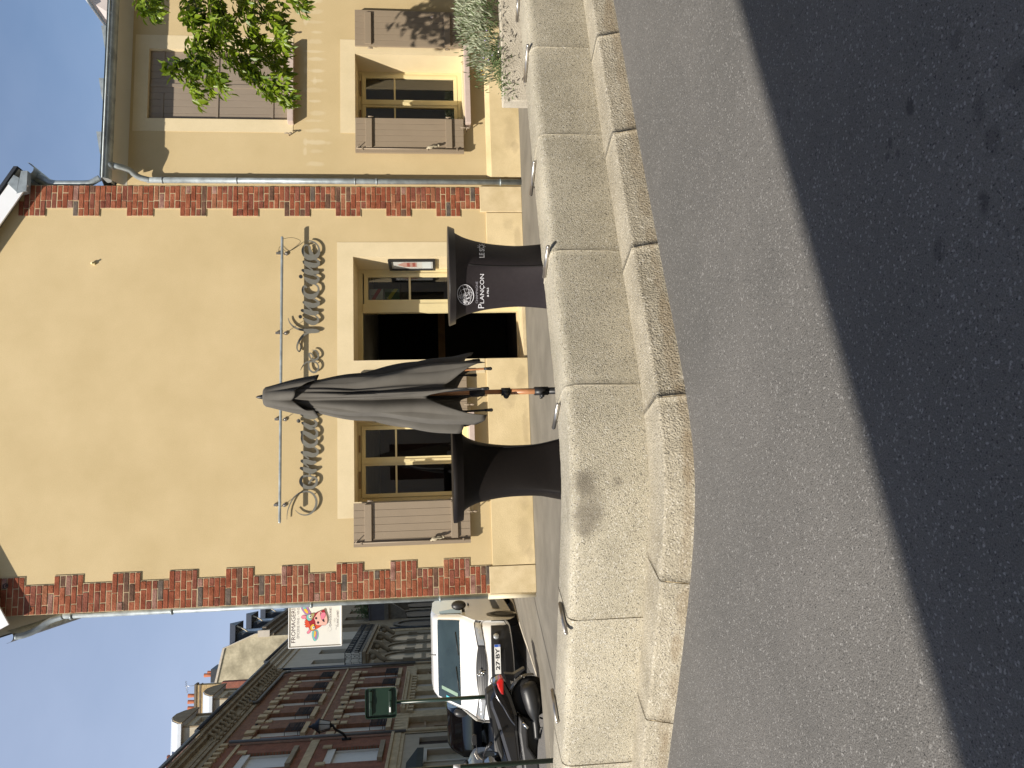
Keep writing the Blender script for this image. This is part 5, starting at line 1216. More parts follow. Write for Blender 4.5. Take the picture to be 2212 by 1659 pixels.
# big rounded silencer cover on our side of the wheel, sloping forward
b = MB(); s0, s1 = SC(1560, 420, SY-.19), SC(1700, 1150, SY-.17)
b.tube(spline([tuple(SC(1545,345,SY-.2)), tuple(SC(1580,450,SY-.2)), tuple(SC(1620,620,SY-.2)), tuple(SC(1650,800,SY-.19)), tuple(SC(1680,950,SY-.17)), tuple(SC(1700,1200,SY-.15))],5), [.05,.085,.105,.118,.125,.128,.13,.13,.13,.128,.125,.12,.115,.11,.10,.09,.078,.07,.06,.055,.052,.05,.048,.046,.045,.045][:26], 18); b.obj('silencer', BLACKPL, scn)
slab('engine_cover', [(1440,820),(1560,860),(1720,900),(1740,1000),(1700,1300),(1690,1600),(1560,1600),(1480,1250),(1420,1000)], .12, BLACKPL)
slab('floorboard', [(1400,800),(1400,1050),(1450,1400),(1500,1800),(1660,1900),(1740,1900),(1700,1500),(1540,1250),(1520,900)], .22, mat('dark_grey_plastic', (.05,.05,.052), .4, .1, 8), off=-.02)
# bodywork
slab('tail_fairing', [(1040,260),(1170,250),(1290,480),(1390,780),(1400,1100),(1440,1500),(1360,1640),(1240,1550),(1120,1150),(1040,900),(960,700),(930,560),(1010,400)], .17, GLOSSBL, bevel=.06)
slab('seat', [(1010,385),(905,470),(910,640),(950,850),(1010,1100),(1070,1330),(1150,1500),(1180,1400),(1120,1100),(1060,800),(1040,560),(1050,420)], .155, mat('seat_vinyl', (.016,.016,.016), .6, .15, 12), bevel=.04)
slab('tail_light', [(1060,300),(1120,225),(1170,240),(1172,490),(1120,470),(1080,380)], .135, mat('red_lens', (.50,.015,.012), .18, .15, 10, spec=.7), bevel=.02, off=-.06)
b = MB(); b.tube(spline([tuple(SC(1035,400,SY-.19)), tuple(SC(1070,520,SY-.21)), tuple(SC(1140,650,SY-.22)), tuple(SC(1200,740,SY-.21)), tuple(SC(1290,900,SY-.2)), tuple(SC(1370,1000,SY-.19))],4), .016, 8); b.obj('grab_rail', CHROME if False else mat('satin_rail', (.12,.12,.13), .2, .1, 5, metal=.9), scn)
b = MB(); b.tube([SC(1480,960,SY-.25), SC(1560,1050,SY-.27)], .022, 8); b.obj('footrest', CHROME, scn)
slab('plate_holder', [(1190,190),(1330,200),(1500,100),(1510,125),(1400,220),(1300,300),(1220,280)], .07, BLACKPL, bevel=.008)
b = MB(); b.tube([SC(1380,270), SC(1390,215), SC(1500,250), SC(1510,330)], .008, 6); b.obj('plate_bracket', STEEL, scn)
b = MB(); b.prism([SC(1290,320,SY-.1), SC(1335,330,SY-.1), SC(1300,370,SY-.1)], (0,.03,0)); b.obj('reflector', STEEL, scn)
slab('front_fairing', [(1070,1600),(1000,1500),(900,1600),(700,1700),(650,1900),(900,2100),(1400,2100),(1600,1950),(1400,1700),(1150,1650)], .2, GLOSSBL, bevel=.05)
b = MB(); b.tube(spline([tuple(SC(940,1310,SY-.3)), tuple(SC(900,1400,SY-.26)), tuple(SC(880,1490,SY-.1)), tuple(SC(870,1600,SY)), tuple(SC(900,1700,SY+.2)), tuple(SC(930,1760,SY+.3))],4), .016, 8); b.tube([SC(1000,1270,SY-.33), SC(920,1370,SY-.28)], .022, 8); b.obj('handlebar', BLACKPL, scn)
for dy, x0_, y0_ in ((-.32,690,1150),):
    b = MB(); b.tube([SC(880,1500,SY-.2), SC(780,1440,SY+dy), SC(765,1300,SY+dy)], .008, 6); P = [SC(x, y, SY+dy) for x, y in ((700,1170),(735,1150),(765,1165),(775,1290),(750,1310),(705,1305),(692,1250))]; b.prism(P, (0,.05,0)); b.obj('mirror', BLACKPL, scn, bevel=.012)
b = MB(); b.tube([SC(760,1450,SY+.25), SC(880,1560,SY+.1)], .007, 6); P = [SC(x, y, SY+.25) for x, y in ((730,1440),(750,1400),(800,1450),(815,1540),(780,1530))]; b.prism(P, (0,.04,0)); b.obj('mirror', STEEL, scn, bevel=.01)
b = MB(); b.tube([SC(1700,1050,SY-.1), SC(1780,1030,SY-.16), SC(1745,1200,SY-.12)], .014, 6); b.tube([SC(1740,880,SY-.1), SC(1790,900,SY-.12)], .012, 6); b.obj('stand', BLACKPL, scn)
b = MB(); b.tube(spline([tuple(SC(1010,360,SY-.05)), tuple(SC(985,330,SY-.05)), tuple(SC(1000,270,SY-.05)), tuple(SC(1060,240,SY-.05))],4), .008, 6); b.obj('luggage_hoop', BLACKPL, scn)

# ================================================================ GREEN POSTS
p1 = onY(1680+.2555*200, 2600+.2555*610, 2.3)
gp = thing('sign_post', (p1.x,2.3,GZ), 'dark green sign post with the back of a square road sign, behind the scooter', 'road sign')
tz_ = tile(1300,2624,500/2074); a_ = onY(*tz_(575,855), 2.27); c_ = onY(*tz_(1085,322), 2.27)
pxx = onY(*tz_(830,600), 2.3).x
b = MB(); b.tube([(pxx,2.3,GZ),(pxx,2.3,a_.z-.02)], .030, 14); b.obj('post', DKGREEN, gp)
def rrect(x0, x1, z0, z1, r_, y):
    o = []
    for cx_, cz_, s0 in ((x1-r_,z1-r_,0),(x0+r_,z1-r_,90),(x0+r_,z0+r_,180),(x1-r_,z0+r_,270)):
        for k in range(5): t_ = R(s0+22.5*k); o.append((cx_+r_*math.cos(t_), y, cz_+r_*math.sin(t_)))
    return o
x0, x1, z0, z1 = a_.x, c_.x, c_.z, a_.z
b = MB(); b.prism(rrect(x0,x1,z0,z1,.045,2.255), (0,.012,0)); pn = b.obj('panel', DKGREEN, gp)
b = MB(); P = rrect(x0,x1,z0,z1,.045,2.225); Q = rrect(x0+.012,x1-.012,z0+.012,z1-.012,.036,2.225); n_ = len(P)
for i in range(n_):
    j = (i+1) % n_; b.poly([P[i],P[j],Vector(P[j])+Vector((0,.03,0)),Vector(P[i])+Vector((0,.03,0))]); b.poly([P[i],Q[i],Q[j],P[j]])
b.obj('rim', DKGREEN, pn)
for zc in (z0+(z1-z0)*.20, z0+(z1-z0)*.82):
    b = MB(); b.box(x0+.05,x1-.05,2.215,2.254,zc-.022,zc+.022); b.box(pxx-.045,pxx+.045,2.20,2.216,zc-.016,zc+.016); b.obj('rail', DKGREEN, pn, bevel=.004)
b = MB(); zc = z0+(z1-z0)*.20; b.box(x0+.09,x0+.19,2.212,2.2145,zc-.004,zc+.018); b.obj('flat_mark', WHITE, pn)  # small white rectangle on the lower rail
PY2 = -1.2
px2 = onY(1680+.2555*1940, 2600+.2555*1545, PY2)
p2 = thing('green_post', (px2.x,PY2,GZ), 'dark green round post with a white band at the left edge of the picture', 'post')
b = MB(); b.tube([(px2.x,PY2,GZ),(px2.x,PY2,2.9)], .027, 14); b.obj('post', DKGREEN, p2)
zb2 = onY(1680+.2555*465, 2600+.2555*1640, PY2).z; b = MB(); b.tube([(px2.x,PY2,zb2-.04),(px2.x,PY2,zb2+.04)], .028, 14); b.obj('white_band', WHITE, p2)

# ================================================================ BUILDINGS ACROSS THE SIDE STREET (facades at x = -9)
FX = -9.0
FL = lambda s, z, d: (FX-d, s, z)
def fbox(mb, s0, s1, z0, z1, d0, d1, m=0): mb.box(FX+d0, FX+d1, s0, s1, z0, z1, m)   # d: outwards from the facade
def shell(mb, y0, y1, h, dep, m=0):
    mb.poly([(FX,y0,GZ),(FX,y0,h),(FX-dep,y0,h),(FX-dep,y0,GZ)], m); mb.poly([(FX,y1,GZ),(FX-dep,y1,GZ),(FX-dep,y1,h),(FX,y1,h)], m); mb.poly([(FX-dep,y0,GZ),(FX-dep,y0,h),(FX-dep,y1,h),(FX-dep,y1,GZ)], m)
def railing(root, s0, s1, z0, z1, out):
    b = MB()
    for z in (z0+.04, z0+.14, z1): b.tube([(FX+.0,s0,z),(FX+out,s0,z),(FX+out,s1,z),(FX,s1,z)], .014, 5)
    n = max(4, int((s1-s0)/.10))
    for i in range(n+1): y = s0+(s1-s0)*i/n; b.tube([(FX+out,y,z0),(FX+out,y,z1)], .010, 4, 0, False)
    for i in range(n): y = s0+(s1-s0)*(i+.5)/n; b.tube([(FX+out,y-.045,z0+.3),(FX+out+.01,y,z0+.42),(FX+out,y+.045,z0+.3),(FX+out,y,z0+.2),(FX+out,y-.045,z0+.3)], .007, 4, 0, False)
    return b.obj('window_railing', IRON, root)
def cornice(root, y0, y1, z0, m, steps, name='cornice'):
    b = MB(); z = z0
    for h, out in steps: fbox(b, y0, y1, z, z+h-.002, -.001, out); z += h
    return b.obj(name, m, root)
# ---- main brick row house
mb_ = thing('brick_row_house', (FX-4, 32.4, GZ), 'long brick town house with stone trimmed windows, iron balconets and two zinc capped dormers', 'house')
YA, YB_ = 25.32, 39.45; HC = 10.75
wc = [26.9, 29.5, 32.05, 34.65, 37.25]; ww = .62
ops = []
for c in wc: ops += [(c-ww, c+ww, 7.60, 9.75), (c-ww, c+ww, 3.85, 6.15)]
gops = [(26.0,27.75,GZ,2.85),(28.9,30.2,GZ,2.75),(31.2,32.7,GZ,2.75),(33.7,35.2,GZ,2.75),(36.6,38.0,GZ,2.75)]
b = MB(); wall_grid(b, FL, YA, YB_, 3.0, HC+1.0, ops, .28); shell(b, YA, YB_, HC+1.0, 8); b.obj('wall', BRB, mb_)
b = MB(); wall_grid(b, lambda s, z, d: (FX+.03-d, s, z), YA, YB_, GZ, 3.0, gops, .3)
b.obj('ground_floor', LIME, mb_)
for c in wc:
    for (z0, z1) in ((7.60,9.75),(3.85,6.15)):
        b = MB(); b.poly([(FX-.2,c-ww,z0),(FX-.2,c+ww,z0),(FX-.2,c+ww,z1),(FX-.2,c-ww,z1)]); wn = b.obj('window', SHUTW, mb_)
        b = MB(); 
        for k in range(26): z = z0+.1+(z1-z0-.2)*k/26; b.box(FX-.199,FX-.185,c-ww+.08,c-.04,z,z+.03); b.box(FX-.199,FX-.185,c+.04,c+ww-.08,z,z+.03)
        b.obj('louvres', SHUTW, wn)
        b = MB(); fbox(b, c-ww-.22, c+ww+.22, z0-.22, z0-.002, 0, .16); b.obj('window_sill', LIME, mb_)
        b = MB()
        for s_ in (-1, 1):
            fbox(b, c+s_*(ww+.22)-.24, c+s_*(ww+.22)+.20, z1-.05, z1+.32, 0, .07); fbox(b, c+s_*(ww+.2)-.2, c+s_*(ww+.2)+.16, z1-.42, z1-.12, 0, .05)
        b.prism([(FX,c-.18,z1-.002),(FX,c+.18,z1-.002),(FX,c+.26,z1+.40),(FX,c-.26,z1+.40)], (.10,0,0)); split_obj(b, 'lintel_stone', LIME, mb_)
        railing(mb_, c-ww, c+ww, z0+.0, z0+.72, .20)
for k, (s0, s1, z0, z1) in enumerate(gops):
    wood = k == 0 or k == 4
    b = MB(); b.poly([(FX-.2,s0,z0),(FX-.2,s1,z0),(FX-.2,s1,z1),(FX-.2,s0,z1)]); dd = b.obj('door' if wood else 'roller_shutter', OAK if wood else mat('cream_panel', (.50,.43,.33), .7, .06, 4), mb_)
    b = MB()
    if wood:
        for a in range(2):
            for z in (0.1, 1.0): fbox(b, s0+.12+a*(s1-s0)/2, s0+(a+.86)*(s1-s0)/2, z, z+.7, -.199, -.17)
        fbox(b, s0, s1, 2.05, 2.15, -.199, -.12); b.obj('door_panel', OAK, dd)
    else:
        for z in [.1+.28*q for q in range(9)]: fbox(b, s0+.06, s1-.06, z, z+.03, -.199, -.185)
        b.obj('panel_ribs', OFFW, dd)
b = MB()
for k in range(11): fbox(b, 25.5, 25.98, GZ+.3*k+.01, GZ+.3*k+.29, .0, .06); fbox(b, 27.77, 28.3, GZ+.3*k+.01, GZ+.3*k+.29, .0, .06)
for k in range(7): b.prism([(FX,25.5+.42*k,2.88),(FX,25.5+.42*k+.40,2.88),(FX,25.5+.42*k+.36+.012*(k-3),3.5),(FX,25.5+.42*k+.04+.012*(k-3),3.5)], (.08,0,0))
for k in range(6): b.prism([(FX,36.3+.42*k,2.78),(FX,36.3+.42*k+.40,2.78),(FX,36.3+.42*k+.36,3.4),(FX,36.3+.42*k+.04,3.4)], (.08,0,0))
b.obj('door_surround', LIME, mb_)
cornice(mb_, 28.5, 36.1, 2.95, LIME, [(.14,.18),(.16,.32),(.06,.38)], 'shopfront_cornice')
b = MB()
for k in range(13): fbox(b, 28.55+.6*k, 28.85+.6*k, 2.7, 2.95, .03, .16)
split_obj(b, 'cornice_block', LIME, mb_)
b = MB(); fbox(b, 28.6, 30.4, 1.04, 1.12, .031, .05); fbox(b, 26.0, 30.4, .98, 1.02, .031, .05); b.obj('painted_band', mat('yellow_green_paint', (.34,.33,.06), .7), mb_)
cornice(mb_, YA, YB_, 6.95, LIME, [(.10,.05)], 'string_course')
cornice(mb_, YA, YB_, HC+.0, GSTONE, [(.20,.10),(.12,.18),(.36,.22),(.14,.42),(.16,.58),(.12,.66)])
b = MB()
for k in range(24):
    y = YA+.4+k*.585
    if k % 8 == 7: continue
    b.tube([(FX+.22,y,HC+.75),(FX+.46,y,HC+.66),(FX+.36,y,HC+.45),(FX+.20,y,HC+.38),(FX+.24,y,HC+.2)], .075, 6)
split_obj(b, 'modillion', GSTONE, mb_)
b = MB(); b.tube([(FX+.68,YA,HC+1.08),(FX+.68,YB_,HC+1.08)], .09, 8); b.obj('eaves_gutter', SLATE, mb_)
RZ0, RZ1 = 12.95, 13.92
b = MB(); b.poly([(FX+.3,YA,HC+1.1),(FX+.3,28.4,HC+1.1),(FX-1.2,28.4,RZ1),(FX-1.2,YA,RZ0)]); b.poly([(FX+.3,28.4,HC+1.1),(FX+.3,YB_,HC+1.1),(FX-1.5,YB_,14.2),(FX-1.2,28.4,RZ1)]); b.poly([(FX-8,YA,HC+1.0),(FX-8,YB_,HC+1.0),(FX-1.5,YB_,14.2),(FX-1.2,28.4,RZ1),(FX-1.2,YA,RZ0)]); b.poly([(FX+.3,YA,HC+1.1),(FX-1.2,YA,RZ0),(FX-8,YA,HC+1.0)]); b.obj('roof', TILE, mb_)
b = MB()
for k in range(8): y = YA+k*.39; b.tube([(FX-1.2,y,RZ0+.02+.31*(y-YA)),(FX-1.2,y+.41,RZ0+.05+.31*(y+.41-YA))], [.07,.09], 8)
b.obj('ridge_tiles', TERRA, mb_)
for c in (29.45, 34.4):
    y0, y1 = c-1.1, c+1.1; z0 = HC+1.12
    b = MB(); wall_grid(b, lambda s, z, d: (FX+.05-d, s, z), y0, y1, z0, 13.35, [(c-.62,c+.62,z0+.35,13.0)], .25)
    b.poly([(FX+.05,y0,13.35),(FX+.05,y1,13.35),(FX+.05,c+.5,13.75),(FX+.05,c-.5,13.75)])
    b.poly([(FX+.05,y0,z0),(FX+.05,y0,13.35),(FX-1.4,y0,13.35),(FX-1.4,y0,z0)]); b.poly([(FX+.05,y1,z0),(FX-1.4,y1,z0),(FX-1.4,y1,13.35),(FX+.05,y1,13.35)]); dm = b.obj('dormer', mat('dormer_cream', (.50,.44,.33), .8, .1, 3), mb_)
    b = MB(); b.poly([(FX-.15,c-.62,z0+.35),(FX-.15,c+.62,z0+.35),(FX-.15,c+.62,13.0),(FX-.15,c-.62,13.0)]); b.obj('window', SHUTW, dm)
    b = MB(); pr = [(y0-.22,13.35),(y0-.22,13.5),(y0+.25,13.9),(c-.3,14.12),(c+.3,14.12),(y1-.25,13.9),(y1+.22,13.5),(y1+.22,13.35)]
    b.prism([(FX+.30,y,z) for y, z in pr], (-1.75,0,0)); b.obj('roof', mat('zinc_sheet', (.62,.65,.68), .4, .05, 3, metal=.2), dm)
    b = MB(); b.prism([(FX+.36,y,z-.04) for y, z in pr], (-.06,0,0)); fbox(b, y0-.1, y1+.1, z0, z0+.14, .05, .22); fbox(b, y0, y0+.2, z0+.14, 13.35, .05, .12); fbox(b, y1-.2, y1, z0+.14, 13.35, .05, .12); b.obj('pediment', GSTONE, dm)
for yq in (YA+.0, YB_-.12):
    b = MB(); b.tube([(FX+.16,yq,HC-.3),(FX+.16,yq,2.9)], .065, 8); b.tube([(FX+.16,yq,2.9),(FX+.16,yq,GZ)], .062, 8, 1); b.obj('downpipe', [mat('pipe_grey', (.17,.165,.155), .5, .1, 5), LIME], mb_)
t1q = tile(900,2624,500/2074); b = MB(); b.tube(spline([tuple(onX(*t1q(x_, y_), FX+.18)) for x_, y_ in ((330,560),(380,590),(470,575),(560,480),(700,330),(850,170),(900,115),(960,95),(1010,85))],4), .075, 8); b.obj('drain_branch', mat('drain_grey', (.13,.125,.115), .6, .1, 5), mb_)
b = MB()
for zt3 in (9.95, 6.3):
    for c in (28.2, 30.8, 33.4): b.tube([(FX+.02,c-.14,zt3),(FX+.05,c,zt3+.05),(FX+.02,c+.14,zt3)], .035, 5)
split_obj(b, 'wall_anchor', IRON, mb_)
# ---- chimney on the party wall
ch = thing('chimney_stack', (-10.3,39.45,12.4), 'yellow and red brick chimney stack with terracotta pots on the party wall', 'chimney')
b = MB(); b.box(-11.4,-9.45,39.3,39.75,14.55,16.0); b.obj('stack', BRY, ch)
b = MB(); b.box(-12.2,-9.35,39.3,39.75,11.8,14.548); b.obj('party_wall', BRR, ch)
b = MB(); b.box(-11.5,-9.38,39.25,39.8,16.0,16.12); b.box(-11.45,-9.42,39.27,39.78,15.75,15.83); b.obj('cap', DSTONE, ch)
for xk in (-11.15,-10.78,-10.42,-10.06): b = MB(); b.lathe([(.10,0),(.115,.05),(.10,.1),(.12,.42),(.10,.42)], (xk,39.5,16.12), 14); b.obj('chimney_pot', TERRA, ch)
an = thing('roof_aerial', (-9.5,39.5,16.1), 'thin television aerial beside the chimney pots', 'aerial')
b = MB(); b.tube([(-9.5,39.5,16.1),(-9.5,39.5,16.75)], .014, 5); b.tube([(-9.9,39.5,16.6),(-9.2,39.5,16.7)], .010, 4)
for k in range(6): b.tube([(-9.85+.12*k,39.3,16.6+.018*k),(-9.85+.12*k,39.75,16.6+.018*k)], .008, 4)
b.obj('antenna', STEEL, an)
# ---- nearer brick house
nh = thing('near_brick_house', (FX-4, 18.6, GZ), 'red brick house at the left edge with broad white roller shutters and stone bands', 'house')
Y2A, Y2B = 12.5, 25.25; nops = []
for c in (23.15, 19.7, 16.2):
    nops += [(c-.95, c+.95, 7.5, 9.6), (c-.95, c+.95, 3.92, 6.1)]
b = MB(); wall_grid(b, FL, Y2A, Y2B, 3.1, 11.6, nops, .26); shell(b, Y2A, Y2B, 11.6, 8); b.obj('wall', BRN, nh)
b = MB(); wall_grid(b, lambda s, z, d: (FX+.02-d, s, z), Y2A, Y2B, GZ, 3.1, [(21.5,22.9,.5,1.95),(23.7,24.7,GZ,2.3)], .2); b.obj('ground_floor', mat('beige_render', (.42,.34,.235), .85, .08, 2), nh)
for c in (23.15, 19.7, 16.2):
    for (z0, z1) in ((7.5,9.6),(3.92,6.1)):
        b = MB(); b.poly([(FX-.2,c-.95,z0),(FX-.2,c+.95,z0),(FX-.2,c+.95,z1),(FX-.2,c-.95,z1)]); wn = b.obj('window', mat('roller_grey', (.58,.55,.50), .5, .04, 4), nh)
        b = MB(); fbox(b, c-.95, c+.95, z1-.32, z1-.002, -.199, -.04); fbox(b, c-.93, c-.86, z0, z1-.33, -.199, -.12); fbox(b, c+.86, c+.93, z0, z1-.33, -.199, -.12)
        b.obj('shutter_box', SHUTW, wn)
        b = MB(); fbox(b, c-1.1, c+1.1, z0-.2, z0-.002, 0, .16); b.obj('window_sill', GSTONE, nh)
        b = MB()
        for s_ in (-1, 1): fbox(b, c+s_*1.05-.16, c+s_*1.05+.16, z1-.15, z1+.22, 0, .06)
        split_obj(b, 'lintel_stone', LIME, nh)
cornice(nh, Y2A, Y2B, 6.6, LIME, [(.35,.05)], 'string_course'); cornice(nh, Y2A, Y2B, 9.95, LIME, [(.14,.06)], 'string_course')
cornice(nh, Y2A, Y2B, 2.95, LIME, [(.15,.08),(.3,.12),(.12,.2)], 'ground_cornice')
cornice(nh, Y2A, Y2B, 10.75, GSTONE, [(.2,.12),(.15,.22),(.25,.26),(.15,.45),(.14,.6)])
b = MB()
for k in range(22): y = Y2A+.3+k*.58; fbox(b, y, y+.26, 10.45, 10.74, 0, .14)
split_obj(b, 'dentil', LIME, nh)
b = MB(); b.tube([(FX+.68,Y2A,11.72),(FX+.68,Y2B,11.72)], .09, 8); b.obj('eaves_gutter', SLATE, nh)
b = MB(); b.poly([(FX+.4,Y2A,11.66),(FX+.4,Y2B,11.66),(FX-4,Y2B,14.0),(FX-4,Y2A,14.0)]); b.poly([(FX-8,Y2A,11.6),(FX-8,Y2B,11.6),(FX-4,Y2B,14.0),(FX-4,Y2A,14.0)]); b.obj('roof', TILE, nh)
b = MB(); b.poly([(FX-.17,21.5,.5),(FX-.17,22.9,.5),(FX-.17,22.9,1.95),(FX-.17,21.5,1.95)]); wn = b.obj('window', mat('cream_blind', (.42,.35,.24), .7), nh)
b = MB(); fbox(b, 21.38, 23.02, 1.95, 2.07, .02, .07); fbox(b, 21.38, 21.5, .4, 1.95, .02, .07); fbox(b, 22.9, 23.02, .4, 1.95, .02, .07); b.obj('frame', OFFW, wn)
b = MB(); b.poly([(FX-.17,23.7,GZ),(FX-.17,24.7,GZ),(FX-.17,24.7,2.3),(FX-.17,23.7,2.3)]); b.obj('door', mat('door_dark', (.05,.03,.02), .6), nh)
aw = thing('awning', (FX+.3,20.6,2.0), 'dark folded awning over a shop window at the left edge', 'awning')
b = MB(); b.prism([(FX+.02,19.4,2.75),(FX+.55,19.4,2.30),(FX+.55,19.4,2.05),(FX+.02,19.4,2.2)], (0,2.2,0)); b.obj('canvas', mat('dark_canvas', (.03,.032,.02), .8, .3, 6), aw)
# lantern on its bracket
ln = thing('street_lantern', (FX+.1,25.05,5.4), 'old black street lantern on a curved iron wall bracket against the brick fronts', 'street lamp')
b = MB(); b.tube(spline([(FX+.02,25.1,5.45),(FX+.2,25.0,5.52),(FX+.35,24.9,5.62),(FX+.55,24.8,5.9),(FX+.8,24.5,5.95)],4), .05, 8); b.tube([(FX+.03,25.1,5.25),(FX+.03,25.1,5.65)], .07, 8); b.obj('bracket', IRON, ln)
lc = Vector((FX+.8,24.5,6.05)); b = MB()
b.lathe([(.17,.02),(.27,.46)], lc, 6); b.obj('glass_panes', mat('lantern_glass', (.40,.38,.33), .2, .1, 5), ln)
b = MB(); b.lathe([(.34,.45),(.30,.50),(.20,.62),(.12,.68),(.13,.74),(.06,.80),(.04,.92),(.001,.94)], lc, 6); b.lathe([(.001,-.1),(.08,-.06),(.10,.0),(.18,.02)], lc, 6)
for k in range(6): t_ = k*math.pi/3; b.tube([lc+Vector((.17*math.cos(t_),.17*math.sin(t_),.02)), lc+Vector((.28*math.cos(t_),.28*math.sin(t_),.46))], .014, 4)
b.obj('lantern_frame', IRON, ln)
# ---- white house with arcade and iron balcony
wh = thing('white_house', (FX-4, 46.2, GZ), 'off white town house with three blind arches and an ornate iron balcony', 'house')
Y3A, Y3B = 39.5, 52.9
wops = [(41.3,42.6,7.45,9.6),(44.5,46.0,7.45,9.6),(47.9,49.6,7.45,9.6)]
b = MB(); wall_grid(b, FL, Y3A, Y3B, 5.6, 11.9, wops, .3); shell(b, Y3A, Y3B, 11.9, 8); b.obj('wall', OFFW, wh)
for o_ in wops: b = MB(); b.poly([(FX-.25,o_[0],o_[2]),(FX-.25,o_[1],o_[2]),(FX-.25,o_[1],o_[3]),(FX-.25,o_[0],o_[3])]); b.obj('window', mat('window_grey', (.20,.19,.17), .4), wh)
def arch(y0, y1, z0, zs, zt_, n=14): 
    c = (y0+y1)/2; r_ = (y1-y0)/2; return [(y0,z0),(y0,zs)]+[(c-r_*math.cos(math.pi*i/n), zs+(zt_-zs)*math.sin(math.pi*i/n)) for i in range(1, n)]+[(y1,zs),(y1,z0)]
b = MB(); fbox(b, Y3A, Y3B, GZ, 5.6, -.3, 0); b.obj('ground_floor', GSTONE, wh)
for (y0, y1) in ((41.0,43.4),(44.2,46.7),(47.5,50.2)):
    b = MB(); A = arch(y0-.3,y1+.3,GZ,3.75,5.35); B_ = arch(y0,y1,GZ,3.75,5.0); nA = len(A)
    for i in range(nA-1):
        a0, a1, c0, c1 = A[i], A[i+1], B_[i], B_[i+1]; b.poly([(FX+.10,*a0),(FX+.10,*a1),(FX+.10,*c1),(FX+.10,*c0)]); b.poly([(FX+.10,*c0),(FX+.10,*c1),(FX+.01,*c1),(FX+.01,*c0)]); b.poly([(FX+.10,*a0),(FX+.0,*a0),(FX+.0,*a1),(FX+.10,*a1)])
    fbox(b, y0-.3, y0, 3.1, 3.75, .10, .2); fbox(b, y1, y1+.3, 3.1, 3.75, .10, .2); b.obj('arch', GSTONE, wh)
    b = MB(); b.poly([(FX+.004,*q) for q in arch(y0+.3,y1-.3,2.6,3.7,4.7)]); b.poly([(FX+.004,y0+.3,GZ),(FX+.004,y1-.3,GZ),(FX+.004,y1-.3,2.3),(FX+.004,y0+.3,2.3)]); b.obj('window', mat('arch_glass', (.10,.095,.075), .3, .2, 3), wh)
b = MB()
for k in range(16): fbox(b, Y3A+.1, Y3A+.7, GZ+.37*k, GZ+.37*k+.34, 0, .05); fbox(b, Y3B-.9, Y3B-.15, GZ+.37*k, GZ+.37*k+.34, 0, .05)
b.obj('stone_blocks', LIME, wh)
b = MB(); fbox(b, 40.3, 51.0, 6.05, 6.25, 0, .80); fbox(b, 40.5, 50.8, 5.88, 6.05, 0, .62); b.obj('balcony_slab', GSTONE, wh)
b = MB()
for y in (40.7,44.0,47.3,50.4): b.tube(spline([(FX+.72,y,5.86),(FX+.62,y,5.5),(FX+.35,y,5.2),(FX+.12,y,4.8)],4), .16, 6); b.ball((FX+.4,y,5.6),.22,8)
split_obj(b, 'balcony_bracket', GSTONE, wh)
b = MB(); z0, z1, o_ = 6.27, 7.33, .78
b.tube([(FX,40.32,z1),(FX+o_,40.32,z1),(FX+o_,51.0,z1),(FX,51.0,z1)], .03, 6); b.tube([(FX,40.32,z0),(FX+o_,40.32,z0),(FX+o_,51.0,z0)], .025, 6)
def scroll(o, e, c, s_):
    P = [];
    for i in range(15): t_ = i/14*4.6; r_ = .24*(1-.6*i/14); P.append(o+e*(c+s_*r_*math.sin(t_))+Vector((0,0,.26+.22*(i/14)*0+r_*math.cos(t_))))
    return P
for k in range(3):
    c = .14+.26*k; e = Vector((1,0,0)); o = Vector((FX,40.32,z0))
    for zz_ in (.02,.52): b.tube([q+Vector((0,0,zz_)) for q in scroll(o, e, c, 1 if k % 2 else -1)], .012, 4, 0, False)
    b.tube([o+e*c, o+e*c+Vector((0,0,1.06))], .010, 4)
for k in range(36):
    c = .15+.297*k; e = Vector((0,1,0)); o = Vector((FX+o_,40.32,z0))
    for zz_ in (.02,.52): b.tube([q+Vector((0,0,zz_)) for q in scroll(o, e, c, 1 if k % 2 else -1)], .016, 4, 0, False)
    b.tube([o+e*c, o+e*c+Vector((0,0,1.06))], .014, 4)
b.obj('balcony_railing', IRON, wh)
cornice(wh, Y3A, Y3B, 11.2, OFFW, [(.15,.1),(.2,.06),(.2,.25),(.16,.5),(.12,.62)])
b = MB(); b.tube([(FX+.66,Y3A,12.05),(FX+.66,Y3B,12.05)], .09, 8); b.obj('eaves_gutter', SLATE, wh)
b = MB(); b.poly([(FX+.5,Y3A,12.0),(FX+.5,Y3B,12.0),(FX-4,Y3B,13.0),(FX-4,Y3A,13.0)]); b.poly([(FX-8,Y3A,11.9),(FX-8,Y3B,11.9),(FX-4,Y3B,13.0),(FX-4,Y3A,13.0)]); b.obj('roof', SLATE, wh)
b = MB(); b.tube([(FX+.14,39.6,11.3),(FX+.14,39.6,GZ)], .07, 8); b.tube([(FX+.14,52.75,6.0),(FX+.14,52.75,GZ)], .06, 8); split_obj(b, 'downpipe', SLATE, wh)
